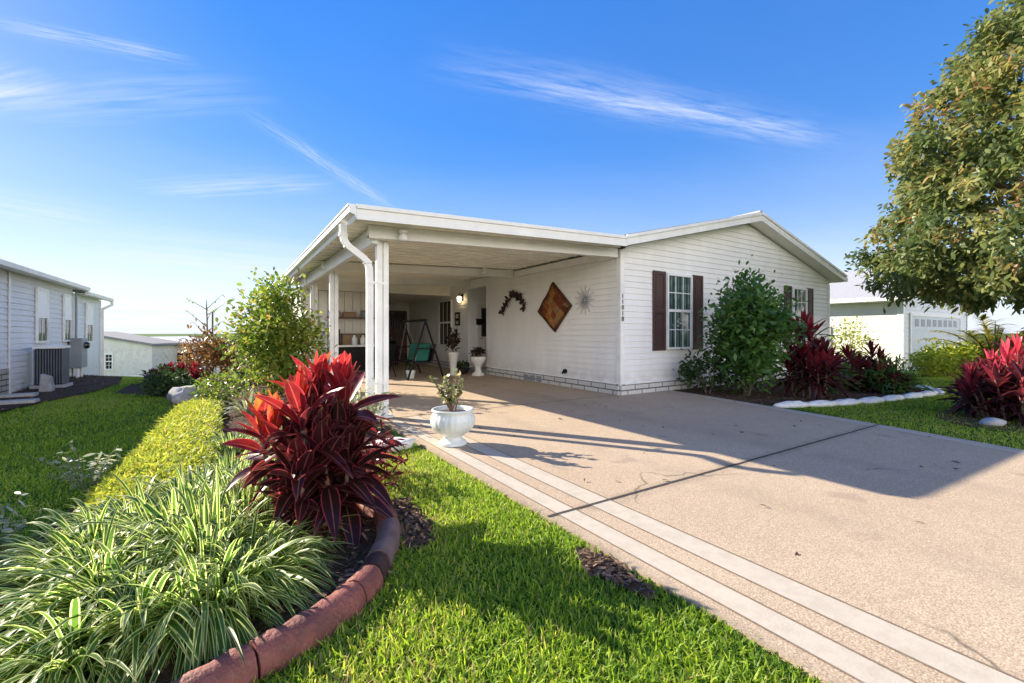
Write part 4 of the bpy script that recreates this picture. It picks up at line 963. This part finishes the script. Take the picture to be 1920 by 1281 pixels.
for i, (x, y, n, L, lab) in enumerate([
    (-.10, 2.76, 270, .74, 'variegated grass clump crowning the middle of the foreground mound'),
    (-.26, 3.06, 260, .72, 'tall yellowish grass clump at the back of the mound, left of its crown'),
    (.08, 3.06, 260, .74, 'tall pale grass clump at the back of the mound, next to the cordyline'),
    (.10, 2.44, 240, .54, 'green grass clump drooping over the bend of the red edging'),
    (-.09, 2.28, 270, .62, 'white-edged grass clump arching over the long red edging log'),
    (-.34, 2.32, 260, .62, 'white-edged grass clump at the lower left of the bed'),
    (-.52, 2.10, 200, .56, 'white-edged grass clump in the bottom left corner of the photo'),
    (-.54, 2.58, 250, .62, 'pale grass clump spreading to the left edge of the photo'),
    (-.62, 2.95, 250, .60, 'yellowish grass clump spilling over the left bed edge'),
    (-.52, 3.36, 280, .54, 'yellow-green grass clump at the near end of the golden strip'),
    (-.18, 3.52, 250, .64, 'sunlit grass clump behind the mound beside the golden strip'),
    (.16, 3.42, 240, .66, 'sunlit pale grass clump behind the cordyline base'),
    (.22, 2.72, 220, .48, 'dark green grass clump in the hollow below the cordyline'),
    (.02, 3.95, 260, .56, 'bright grass clump beyond the mound, in front of the farthest ones'),
    (.30, 4.45, 190, .48, 'pale grass clump hidden behind the cordyline, near the carport side'),
    (.02, 5.2, 190, .46, 'pale grass clump farthest back, before the spiky pink-white plant')]):
    k_ = .75 if y < 3.7 else .2
    liriope('variegated_grass', lab, (x, y), n, L, lean=((x - MC[0]) * k_, (y - MC[1]) * k_))

def cordyline(name, label, c, heads, mat_, leaves=26, L=.42, Wd=.085, cat='cordyline'):
    """canes with rosettes: young leaves upright and bright, old leaves drooping and dark"""
    z0 = gz(c[0], c[1]); t = thing(name, label, cat, (c[0], c[1], z0))
    parts = []; mb = MB()
    for (hx, hy, hz, hot, n, ls) in heads:
        top = Vector((hx, hy, hz)); base = Vector((c[0] + (hx - c[0]) * .72, c[1] + (hy - c[1]) * .72, z0))
        mid = base.lerp(top, .55) + Vector((random.uniform(-.03, .03), random.uniform(-.03, .03), 0))
        mb.tube([base, mid, top], [.017, .014, .011], 7)
        k = np.arange(n); f = k / max(n - 1, 1)      # 0 oldest, 1 youngest
        a = k * 2.4 + random.random() * 6; el = np.radians(-22 + 106 * f ** .72 + RNG.normal(0, 7, n))
        D = np.stack([np.cos(a) * np.cos(el), np.sin(a) * np.cos(el), np.sin(el)], 1)
        back = (1 - f) * min(.30, .7 * (hz - z0)); ax = np.array((top - mid).normalized())
        P = np.array(top)[None] - ax[None] * back[:, None]
        Ls = L * ls * (.75 + .45 * np.sin(np.pi * np.clip(f * .9 + .1, 0, 1))) * RNG.uniform(.85, 1.15, n)
        tone = np.clip(hot * f ** 1.1 + RNG.normal(0, .09, n), 0, 1)
        parts.append(blades(P, D, Ls, Wd * ls * RNG.uniform(.8, 1.2, n), .10 + .5 * (1 - f) ** 1.5, [.22, .55, .9, 1., .95, .75, .45, .04], roll=RNG.normal(0, .35, n), fold=.35, tone=tone))
    foliage('foliage', parts, mat_, t); mb.build('cane', M['cane'], t)
    return t
cordyline('cordyline', 'large red and orange cordyline with broad leaves behind the red edging in the front bed', (.50, 2.98),
          [(0.465, 2.95, 0.865, 1.0, 20, 1.08), (0.339, 2.77, 0.787, 0.92, 20, 1.0), (0.609, 2.89, 0.845, 0.82, 22, 1.0), (0.158, 3.09, 0.632, 1.22, 18, 0.88), (0.212, 2.87, 0.671, 1.16, 18, 0.92), (0.447, 2.72, 0.554, 0.34, 22, 0.95), (0.653, 2.95, 0.554, 0.24, 24, 1.05), (0.321, 2.67, 0.477, 0.42, 20, 0.9), (0.6, 2.75, 0.457, 0.14, 24, 1.05), (0.447, 2.77, 0.283, 0.03, 22, 0.95), (0.55, 2.98, 0.39, 0.03, 20, 0.85), (0.266, 2.77, 0.322, 0.2, 16, 0.85), (0.537, 3.09, 0.554, 0.5, 18, 0.9), (0.406, 2.88, 0.67, 0.32, 24, 0.95), (0.55, 2.82, 0.61, 0.12, 24, 0.95), (0.316, 2.84, 0.55, 0.2, 22, 0.9), (0.46, 3.0, 0.71, 0.5, 24, 1.0)], M['cordyline'], L=.315, Wd=.095)
def cord_clump(name, label, c, r, h, n, mat_, hot, L=.42, Wd=.07, seed=0):
    rg = random.Random(seed); H = []
    for k in range(n):
        a = rg.uniform(0, 6.28); q = math.sqrt(rg.random()) * r
        z = h * (1 - .45 * (q / r) ** 1.5) * rg.uniform(.62, 1.0) - .28
        H.append((c[0] + q * math.cos(a), c[1] + q * math.sin(a), max(.16, z), hot * rg.uniform(.5, 1.15) * (.45 + .55 * z / h), 24, 1))
    return cordyline(name, label, c, H, mat_, L=L, Wd=Wd)
cord_clump('cordyline', 'dark maroon cordyline with a crimson top against the white gable wall, under the right window', (9.15, 3.95), .38, 1.72, 15, M['cordyline_dark'], 1.12, L=.46, seed=3)
cord_clump('cordyline', 'dark bronze-red cordyline at the outer end of the white stone edging', (11.15, 3.75), .66, 1.16, 26, M['cordyline_dark'], .85, L=.36, seed=5)
cord_clump('cordyline', 'big pink-topped cordyline at the right edge of the lawn', (9.25, 1.22), .74, 1.48, 42, M['cordyline_pink'], 1.35, L=.36, Wd=.052, seed=8)
cord_clump('cordyline', 'small crimson cordyline by the left lawn in front of the white far house', (-1.15, 12.6), .36, .78, 8, M['redleaf'], 1.0, L=.34, Wd=.07, seed=9)
cord_clump('cordyline', 'dusty red cordyline in the bed just right of the small crimson one', (-.72, 12.4), .26, .70, 5, M['redleaf'], .9, L=.30, Wd=.06, seed=10)
cord_clump('cordyline', 'red cordyline beside the second carport post, behind the large one', (.95, 5.9), .22, .95, 4, M['cordyline'], .9, L=.36, Wd=.07, seed=12)

def shrub(name, label, c, rad, zc, nleaf, leafL, mat_, ncl=60, cat='shrub', stems=7, clr=.28, shell=.55, grp=None, asp=(.42, .6), flat=.0, stem_m='cane', seed=None, up=.35, sub=None):
    """stems and a crown of leaf clumps spread through the crown's volume, with gaps"""
    z0 = gz(c[0], c[1]); t = thing(name, label, cat, (c[0], c[1], z0), 0, grp)
    rad = np.array(rad); d = sph(ncl); rr = RNG.uniform(shell, 1.05, (ncl, 1)); C = d * rr * rad + np.array([c[0], c[1], z0 + zc])
    C[:, 2] = np.maximum(C[:, 2], z0 + .05)
    w_ = RNG.uniform(.5, 1.5, ncl); idx = RNG.choice(ncl, nleaf, p=w_ / w_.sum())
    off = RNG.normal(size=(nleaf, 3)) * clr * .5; P = C[idx] + off; P[:, 2] = np.maximum(P[:, 2], z0 + .02)
    D = norm(d[idx] * .6 + sph(nleaf) * .8 + [0, 0, up])
    tone = np.clip(RNG.uniform(0, 1, ncl)[idx] * .5 + RNG.random(nleaf) * .55, 0, 1)
    Lf = leafL * RNG.uniform(.65, 1.25, nleaf)
    foliage('foliage', blades(P, D, Lf, Lf * RNG.uniform(*asp, nleaf), RNG.uniform(.0, .3, nleaf), OVAL, roll=RNG.uniform(-1.2, 1.2, nleaf), fold=.2, tone=tone), mat_, t)
    if stems:
        for k in range(stems):
            q = C[RNG.integers(ncl)]; p0 = Vector((c[0] + random.uniform(-.12, .12) * rad[0], c[1] + random.uniform(-.12, .12) * rad[1], z0 - .02))
            mb = MB(); m_ = p0.lerp(Vector(q), .5) + Vector((random.uniform(-.06, .06), random.uniform(-.06, .06), .08)); r0 = .012 + .008 * zc
            mb.tube([p0, m_, tuple(q)], [r0, r0 * .7, r0 * .3], 6); mb.build('stem', M[stem_m], t)
    return t
shrub('hedge_shrub', 'tall dense green shrub with glossy leaves between the two gable windows', (8.28, 4.60), (.66, .60, 1.02), 1.22, 6200, .115, M['hedge'], 105, stems=14, clr=.30, shell=.4)
shrub('hedge_shrub', 'low dark foliage at the foot of the tall green shrub by the house corner', (7.9, 5.2), (.45, .35, .30), .42, 700, .10, M['dkleaf'], 22, stems=4, clr=.2)
shrub('round_shrub', 'rounded yellow-green shrub left of the carport', (.80, 9.9), (.66, .70, 1.0), 1.10, 6800, .10, M['bush'], 95, stems=8, clr=.34, shell=.5)
shrub('golden_shrub', 'small yellow-green shrub beside the grey rock', (-.12, 8.9), (.34, .34, .20), .26, 1100, .055, M['bush'], 34, stems=4, clr=.16)
shrub('croton_shrub', 'brown and copper croton bush by the left lawn', (-.48, 13.3), (.44, .5, .52), .60, 1200, .13, M['croton'], 45, stems=5, clr=.25, asp=(.25, .4))
shrub('croton_shrub', 'olive brown bush behind the copper croton', (.25, 13.4), (.6, .6, .50), .58, 1200, .11, M['croton'], 40, stems=5, clr=.25)
shrub('low_plant', 'low dark green plant in the bed left of the grey rock', (-.98, 10.8), (.34, .4, .18), .18, 600, .10, M['dkleaf'], 30, stems=3, clr=.2)
shrub('low_plant', 'low dark leafy plant under the red cordyline, along its right side', (.92, 3.55), (.25, .3, .18), .18, 420, .10, M['cordyline_dark'], 16, stems=2, clr=.15, asp=(.2, .3))
shrub('low_plant', 'leafy low plant at the foot of the front carport post', (1.42, 5.7), (.20, .3, .24), .26, 420, .09, M['sprig'], 18, stems=3, clr=.15, asp=(.25, .4))
shrub('fern_plant', 'fresh green fern between the two maroon cordylines on the right', (10.2, 4.1), (.55, .45, .28), .30, 900, .16, M['fern'], 30, stems=0, clr=.2, asp=(.15, .25))
shrub('fern_plant', 'green strappy plant in front of the bronze cordyline', (11.0, 3.3), (.6, .35, .24), .24, 800, .18, M['fern'], 30, stems=0, clr=.2, asp=(.10, .18))
shrub('clipped_hedge', 'sunlit yellow-green hedge in front of the garage', (17.8, 4.0), (1.5, .6, .36), .42, 4600, .10, M['hedge_yellow'], 90, stems=6, clr=.28, cat='hedge')
shrub('clipped_hedge', 'loose pale shrub against the sunlit side wall of the garage house', (17.7, 6.3), (.5, .5, .75), .9, 1000, .09, M['hedge_yellow'], 50, stems=5, clr=.3, cat='shrub')

# spider plant with long pale leaves
def strap_plant(name, label, c, n, L, W_, mat_, el=(35, 85), droop=(.3, .8), cat='plant', grp=None):
    z0 = gz(c[0], c[1]); t = thing(name, label, cat, (c[0], c[1], z0), 0, grp)
    a = RNG.uniform(0, 2 * np.pi, n); e = np.radians(RNG.uniform(*el, n)); r = .08 * RNG.random(n)
    D = np.stack([np.cos(a) * np.cos(e), np.sin(a) * np.cos(e), np.sin(e)], 1); P = np.stack([c[0] + r * np.cos(a), c[1] + r * np.sin(a), np.full(n, z0)], 1)
    foliage('foliage', blades(P, D, L * RNG.uniform(.7, 1.15, n), W_, RNG.uniform(*droop, n), STRAP, roll=RNG.uniform(-.4, .4, n), fold=.25), mat_, t); return t
strap_plant('spider_plant', 'spiky plant with pale pink-white strap leaves between small shrub and big cordyline', (.22, 7.4), 60, .55, .045, M['sprig'])
strap_plant('spider_plant', 'pale spiky rosette just behind the large red cordyline', (.55, 5.4), 50, .50, .04, M['sprig'])

def sprig(label, c, n, h):
    z0 = gz(c[0], c[1]); t = thing('flowering_sprig', label, 'plant', (c[0], c[1], z0)); P, D = [], []; mb = MB()
    for k in range(n):
        a = random.uniform(0, 6.28); q = random.uniform(.08, .34); p0 = Vector((c[0], c[1], z0)); p2 = p0 + Vector((math.cos(a) * q, math.sin(a) * q, h * random.uniform(.4, 1))); p1 = p0.lerp(p2, .5) + Vector((0, 0, .06))
        mb.tube([p0, p1, p2], [.005, .004, .002], 5)
        for j in range(10):
            f = random.uniform(.25, 1); P.append(p0.lerp(p1, f * 2) if f < .5 else p1.lerp(p2, f * 2 - 1)); D.append((random.uniform(-1, 1), random.uniform(-1, 1), random.uniform(-.2, .6)))
    foliage('foliage', blades(P, D, RNG.uniform(.04, .08, len(P)), RNG.uniform(.014, .024, len(P)), .15, OVAL, roll=RNG.uniform(-1, 1, len(P))), M['sprig'], t); mb.build('stem', M['stem'], t)
sprig('wispy pale-leaved plant leaning onto the left lawn beside the golden strip', (-.86, 4.35), 13, .46)
sprig('wispy pale plant at the left bed edge, nearest the camera', (-1.0, 3.35), 10, .34)

# golden ground cover strip
def groundcover():
    n = 42000
    v = RNG.random(n); Y = 3.3 + v * 5.2; u = RNG.uniform(-1, 1, n); hw = .36 - .08 * v; X = -.47 + .10 * v + u * hw + .015 * np.sin(Y * 7)
    Z = ground_z(X, Y) + .16 * np.clip(1 - u ** 2, 0, 1) ** .45 * (1 + .05 * np.sin(Y * 9 + X * 14)) * np.minimum(1, np.minimum(v, 1 - v) * 14) * RNG.uniform(.80, 1.0, n) + .01
    D = sph(n) * [1, 1, .5] + np.stack([u * .5, np.zeros(n), np.full(n, .9)], 1)
    o = foliage('ground_cover', blades(np.stack([X, Y, Z], 1), D, RNG.uniform(.03, .065, n) * np.where(RNG.random(n) > .96, 2.2, 1), RNG.uniform(.008, .016, n), .2, [.5, 1, .08], roll=RNG.uniform(-1, 1, n)), M['gold'])
    tag(o, 'bright golden creeping ground cover along the left bed edge', 'ground cover', None, 'stuff')
groundcover()

# thin young tree behind the left bed
t = thing('young_tree', 'thin nearly bare young tree with a stake, left of the round shrub', 'tree', (-.5, 14.0, gz(-.5, 14)))
mb = MB(); b0 = Vector((-.5, 14.0, gz(-.5, 14))); mb.tube([b0, b0 + Vector((.02, 0, 1.0)), b0 + Vector((0, 0, 2.05))], [.035, .025, .008], 6); P, D = [], []
for k in range(11):
    a = random.uniform(0, 6.28); z = random.uniform(.8, 1.9); q = b0 + Vector((0, 0, z)); e = q + Vector((math.cos(a) * .45, math.sin(a) * .45, random.uniform(.2, .5))); mb.tube([q, e], [.010, .003], 5)
    for j in range(4): P.append(q.lerp(e, random.uniform(.5, 1))); D.append((random.uniform(-1, 1), random.uniform(-1, 1), random.uniform(-.6, .6)))
mb.build('trunk', M['bark'], t); foliage('foliage', blades(P, D, RNG.uniform(.06, .11, len(P)), .035, .2, OVAL), M['bush'], t)
mb = MB(); mb.tube([b0 + Vector((.13, 0, 0)), b0 + Vector((.13, 0, 1.75))], .022, 6); mb.build('stake', M['bark'], t)

# golden palm on the right
t = thing('golden_palm', 'yellow-green feathery palm behind the pink cordyline, right of the garage', 'palm', (18.7, 3.15, gz(18.7, 3.15)))
parts = []; mb = MB(); pc = Vector((18.7, 3.15, gz(18.7, 3.15)))
for k in range(26):
    a = k * 2.4; e = R(random.uniform(48, 85)); L = random.uniform(1.9, 2.6); d = Vector((math.cos(a) * math.cos(e), math.sin(a) * math.cos(e), math.sin(e))); pts = []
    for i in range(9): f = i / 8; pts.append(pc + d * L * f + Vector((0, 0, .3 - .42 * L * f * f)))
    mb.tube(pts, [.03 - .0028 * i for i in range(9)], 5)
    P, D, T_ = [], [], []
    for i in range(2, 9):
        for j in range(4):
            f = random.random(); q = pts[i - 1].lerp(pts[i], f); tg = (pts[i] - pts[i - 1]).normalized(); s_ = tg.cross(Vector((0, 0, 1))).normalized()
            for sg in (-1, 1): P.append(q); D.append(tg * .55 + s_ * sg + Vector((0, 0, .2)))
    parts.append(blades([tuple(p) for p in P], [tuple(p) for p in D], RNG.uniform(.35, .55, len(P)), .04, .35, STRAP))
foliage('frond', parts, M['palm'], t); mb.build('frond_stem', M['stem'], t)

# ------------------------------------------------------------------ big tree on the right
def big_tree():
    c = Vector((15.3, 1.45, 0)); c.z = gz(c.x, c.y)
    t = thing('shade_tree', 'large full-leaved tree hanging over the right side of the lawn', 'tree', c)
    prof = [(1.95, 2.1), (2.5, 3.05), (3.3, 3.15), (4.4, 2.85), (5.6, 2.6), (6.8, 2.2), (7.9, 1.6), (8.9, .6)]
    zz, rr = np.array([p[0] for p in prof]), np.array([p[1] for p in prof])
    ncl = 1000; Z = RNG.uniform(1.95, 8.9, ncl * 3); keep = RNG.random(ncl * 3) < np.interp(Z, zz, rr) / 3.6; Z = Z[keep][:ncl]; ncl = len(Z)
    a = RNG.uniform(0, 2 * np.pi, ncl); lump = 1 + .11 * np.sin(a * 5 + Z * 1.7) + .10 * np.sin(a * 9 - Z * 2.6)
    q = np.interp(Z, zz, rr) * lump * (1 - .42 * RNG.random(ncl) ** 1.6)
    C = np.stack([c.x + q * np.cos(a), c.y + q * np.sin(a), Z + c.z], 1)
    n = 64000; idx = RNG.integers(0, ncl, n); P = C[idx] + RNG.normal(size=(n, 3)) * [.15, .15, .13]
    rad = np.stack([np.cos(a), np.sin(a), (Z - 4) / 5], 1)[idx]
    D = norm(rad * .5 + sph(n) + [0, 0, -.15]); Lf = RNG.uniform(.10, .19, n)
    tone = np.clip(RNG.uniform(0, 1, ncl)[idx] * .65 + RNG.random(n) * .42, 0, 1)
    foliage('crown', blades(P, D, Lf, Lf * RNG.uniform(.36, .5, n), RNG.uniform(.1, .4, n), [.1, .9, 1, .06], roll=RNG.uniform(-1.3, 1.3, n), tone=tone), M['tree'], t)
    mb = MB(); mb.tube([c + Vector((0, 0, -.1)), c + Vector((.05, 0, 1.2)), c + Vector((0, .1, 2.6)), c + Vector((.05, .05, 5)), c + Vector((0, 0, 7.8))], [.30, .22, .20, .13, .04], 12); mb.build('trunk', M['bark'], t)
    for k in range(20):
        z = random.uniform(1.7, 6.2); a_ = k * 2.4; L = np.interp(z + 1, zz, rr) * .85; p0 = c + Vector((.03, .05, z)); p2 = p0 + Vector((math.cos(a_) * L, math.sin(a_) * L, random.uniform(.3, 1.3))); p1 = p0.lerp(p2, .5) + Vector((0, 0, .25))
        mb = MB(); mb.tube([p0, p1, p2], [.075, .045, .012], 7); mb.build('limb', M['bark'], t)
big_tree()

# ------------------------------------------------------------------ edging, stones, chips
def log_piece(label, pts, r, m, ends=None):
    """half-round edging log following a curve, flat underneath, with ring ends"""
    P = [Vector((x, y, 0)) for x, y in pts]; n = len(P); mb = MB(); vs = []; K = 9
    for i, p in enumerate(P):
        tg = (P[min(i + 1, n - 1)] - P[max(i - 1, 0)]).normalized(); s = Vector((-tg.y, tg.x, 0)); rr = r * (1 + .05 * math.sin(i * 2.1 + len(label)))
        for j in range(K):
            a = math.pi * j / (K - 1); vs.append(p + s * math.cos(a) * rr + Vector((0, 0, -.02 + .125 * (math.sin(a) ** .7) * (1 + .04 * math.sin(i * 3 + j)))))
    mb.add(vs, [(i * K + j, i * K + j + 1, (i + 1) * K + j + 1, (i + 1) * K + j) for i in range(n - 1) for j in range(K - 1)], True)
    mb.add(vs[:K], [tuple(range(K))[::-1]]); mb.add(vs[-K:], [tuple(range(K))])
    o = mb.build('edging_log', M[m]); b = o.modifiers.new('bevel', 'BEVEL'); b.width = .01; b.segments = 2; b.limit_method = 'ANGLE'; b.angle_limit = R(50)
    tag(o, label, 'garden edging', 'red edging logs of the front bed'); return o
def cat(pts, a, b, n=7):
    """points a..b (0..1) along a smooth curve through pts"""
    Q = np.array(pts); out = []
    for u in np.linspace(a, b, n):
        x = u * (len(Q) - 1); i = min(int(x), len(Q) - 2); f = x - i; p0, p1, p2, p3 = Q[max(i - 1, 0)], Q[i], Q[i + 1], Q[min(i + 2, len(Q) - 1)]
        out.append(tuple(.5 * ((2 * p1) + (-p0 + p2) * f + (2 * p0 - 5 * p1 + 4 * p2 - p3) * f * f + (-p0 + 3 * p1 - 3 * p2 + p3) * f ** 3)))
    return out
log_piece('sun-bleached end piece of the curved red edging by the cordyline', cat(CURB, .0, .12), .072, 'edging_pale')
log_piece('short sunlit red edging log at the top of the curve', cat(CURB, .13, .285), .072, 'edging')
log_piece('weathered greyish edging log halfway round the curve', cat(CURB, .29, .445), .070, 'edging_grey')
log_piece('short dark ringed edging stub between the grey log and the long red one', cat(CURB, .45, .495), .066, 'edging_dark')
log_piece('red edging log next to the dark stub, at the bend', cat(CURB, .50, .575), .074, 'edging')
log_piece('long red edging log under the arching grass', cat(CURB, .58, .80, 9), .075, 'edging')
log_piece('red edging log at the lower left end of the curve', cat(CURB, .805, 1., 9), .074, 'edging')

rg = random.Random(4)
st = [(7.66, 3.52), (8.15, 3.31), (8.7, 3.15), (9.3, 3.02), (9.95, 2.92), (10.6, 2.83), (11.25, 2.76), (11.85, 2.78), (12.25, 3.05)]
for i, (x, y) in enumerate(st):
    mb = MB(); z = gz(x, y); a = rg.uniform(.9, 1.1)
    nx_, ny_ = st[min(i + 1, len(st) - 1)]; px_, py_ = st[max(i - 1, 0)]; an = math.atan2(ny_ - py_, nx_ - px_)
    mb.blob((0, 0, 0), (.37 * a, .10, .065), seed=i, amp=.20); mb.v = [(x + v[0] * math.cos(an) - v[1] * math.sin(an), y + v[0] * math.sin(an) + v[1] * math.cos(an), z + .025 + v[2]) for v in mb.v]
    o = mb.build('edging_stone', M['white_stone'])
    lab = 'chunky white edging stone at the driveway end of the right bed' if i == 0 else 'white edging stone at the far curled end of the right bed border' if i == len(st) - 1 else 'white rounded edging stone in the low border between right bed and lawn'
    tag(o, lab, 'edging stone', 'white edging stones of the right bed')
def rock(label, c, r, seed, m='stone'):
    mb = MB(); z = gz(c[0], c[1]); mb.blob((c[0], c[1], z + r[2] * .7), r, seed, .28, 14, 9); o = mb.build('garden_rock', M[m]); tag(o, label, 'rock')
rock('grey garden rock beside the small shrub at the left bed edge', (-.60, 9.3), (.24, .2, .17), 3)
rock('pale flat stone at the lawn corner right of the big cordyline', (1.40, 4.42), (.24, .16, .07), 6, 'white_stone')
rock('small pale stone in front of the pink cordyline', (8.35, 1.02), (.12, .09, .05), 8, 'white_stone')
rock('brownish stone at the left foot of the pink cordyline', (8.30, 1.42), (.20, .12, .06), 12, 'paver')

def chips(polys, n, zoff=.012, size=(.02, .06)):
    P = []
    for poly, k in polys:
        Q = np.array(poly); lo, hi = Q.min(0), Q.max(0); got = 0
        while got < k:
            p = RNG.uniform(lo, hi, (k * 2, 2)); ins = inside(Q, p); p = p[ins][:k - got]; got += len(p); P.append(p)
    P = np.concatenate(P); m = len(P); Z = ground_z(P[:, 0], P[:, 1]) + zoff + RNG.uniform(0, .012, m)
    o = foliage('mulch_chips', blades(np.stack([P[:, 0], P[:, 1], Z], 1), sph(m) * [1, 1, .25] + [0, 0, .05], RNG.uniform(*size, m), RNG.uniform(.008, .022, m), .1, [.7, 1, .6], roll=RNG.uniform(-.6, .6, m)), M['chip'])
    tag(o, 'scattered bark mulch chips in the planting beds', 'mulch', None, 'stuff')
def inside(Q, p):
    x, y = p[:, 0], p[:, 1]; r = np.zeros(len(p), bool); n = len(Q)
    for i in range(n):
        (x0, y0), (x1, y1) = Q[i], Q[(i + 1) % n]
        c_ = ((y0 > y) != (y1 > y)) & (x < (x1 - x0) * (y - y0) / (y1 - y0 + 1e-12) + x0); r ^= c_
    return r
PATCH = [(1.60 + .09 * math.cos(a) * (1 + .2 * math.sin(3 * a)), 1.58 + .25 * math.sin(a) * (1 + .15 * math.cos(4 * a))) for a in ang]
MARG = [(.885, 3.05), (1.06, 3.05), (1.06, 2.62), (.98, 2.36), (.86, 2.3), (.83, 2.42), (.895, 2.68), (.905, 2.9)]
FRONT = [(-1, 1.9), (.5, 2.0), (.95, 2.5), (.95, 3.3), (1.1, 4.3), (.6, 4.6), (-.8, 4.6), (-1.0, 3.2)]
FAR = [(-.7, 5), (1.6, 5.2), (1.6, 13), (-1.2, 13), (-.75, 8)]
chips([(PATCH, 200), (MARG, 700), (FRONT, 7000), (FAR, 4000), (RBED, 4500), (LBED, 5000)], 0)

# ------------------------------------------------------------------ grass
def lawn_blades(regions, name, excl):
    parts = []
    for poly, dens, L, Wd, segs in regions:
        Q = np.array(poly); lo, hi = Q.min(0), Q.max(0); k = int(dens * np.prod(hi - lo)); p = RNG.uniform(lo, hi, (k, 2)); p = p[inside(Q, p)]
        for e in excl: p = p[~inside(np.array(e), p)]
        n = len(p); Z = ground_z(p[:, 0], p[:, 1]); P = np.stack([p[:, 0], p[:, 1], Z - .003], 1)
        pat = .5 + .5 * np.sin(p[:, 0] * 5.1 + 2 * np.sin(p[:, 1] * 2.3)) * np.sin(p[:, 1] * 4.3 + 2 * np.sin(p[:, 0] * 3.1))
        D = RNG.normal(size=(n, 3)) * [.62, .62, .0] + [0, 0, 1]
        Lf = L * RNG.uniform(.55, 1.2, n) * (.8 + .3 * pat)
        tone = np.clip(RNG.random(n) * .75 + .2 * pat + (RNG.random(n) > .90) * .6 * RNG.random(n) + .15 * np.sin(p[:, 0] * 1.7 + 1.3 * np.sin(p[:, 1] * 1.1)), 0, 1)
        parts.append(blades(P, D, Lf, Wd * RNG.uniform(.7, 1.3, n), RNG.uniform(.1, .6, n), [1, .8, .1] if segs == 2 else [1, .1], roll=RNG.uniform(-.8, .8, n), tone=tone))
    o = foliage(name, parts, M['grass']); return tag(o, 'short green lawn grass with broad blades around driveway and beds', 'grass', None, 'stuff')
NEAR = [(-.2, -.3), (1.66, -.3), (1.72, .3), (1.70, 1.0), (1.70, 1.2), (1.69, 2.6), (1.67, 3.8), (1.66, 4.2), (1.60, 4.45), (1.4, 4.30), (1.12, 4.35), (.9, 3.9), (.85, 3.2), (-.2, 1.7)]
EXC = [BED, PATCH, [(x * 1.0, y) for x, y in MARG]]
lawn_blades([(NEAR, 13000, .062, .0068, 2),
             ([(-3.9, 1.2), (-.75, 1.2), (-.85, 5), (-.75, 7), (-3.2, 7)], 5200, .062, .0075, 2),
             ([(-3.2, 7), (-.65, 7), (-.7, 9), (-1.0, 10.5), (-1.0, 20), (-3.4, 20), (-3.0, 12)], 2600, .065, .011, 1),
             ([(6.75, .75), (7.15, 2.4), (7.55, 3.6), (12.5, 2.9), (14, 4), (19, 4), (19, -1.5), (9, -1.5)], 1900, .062, .010, 1)], 'grass', EXC + [RBED, LBED])

# fallen leaves and twigs on the driveway
def litter():
    P = np.array([(4.3, 5.0), (4.55, 3.6), (6.3, 2.6), (6.0, 2.75), (3.05, 1.55), (2.6, 2.9), (5.3, 1.1), (6.6, 1.6), (3.6, .9), (2.9, 4.4), (5.0, 5.2), (2.55, 1.15), (4.0, 2.0), (5.6, 3.9), (7.2, 4.2), (3.3, 6.6), (2.35, 2.6)])
    P = np.concatenate([P, RNG.uniform((2.4, .4), (6.6, 6.5), (26, 2))]); n = len(P); P = np.c_[P, np.full(n, .030)]
    o = foliage('fallen_leaves', blades(P, sph(n) * [1, 1, .12], RNG.uniform(.025, .075, n), RNG.uniform(.012, .035, n), .02, OVAL, roll=RNG.uniform(-.4, .4, n), fold=.3, tone=RNG.uniform(0, .6, n)), M['chip'])
    tag(o, 'few dry fallen leaves scattered on the driveway', 'leaves', None, 'stuff')
litter()
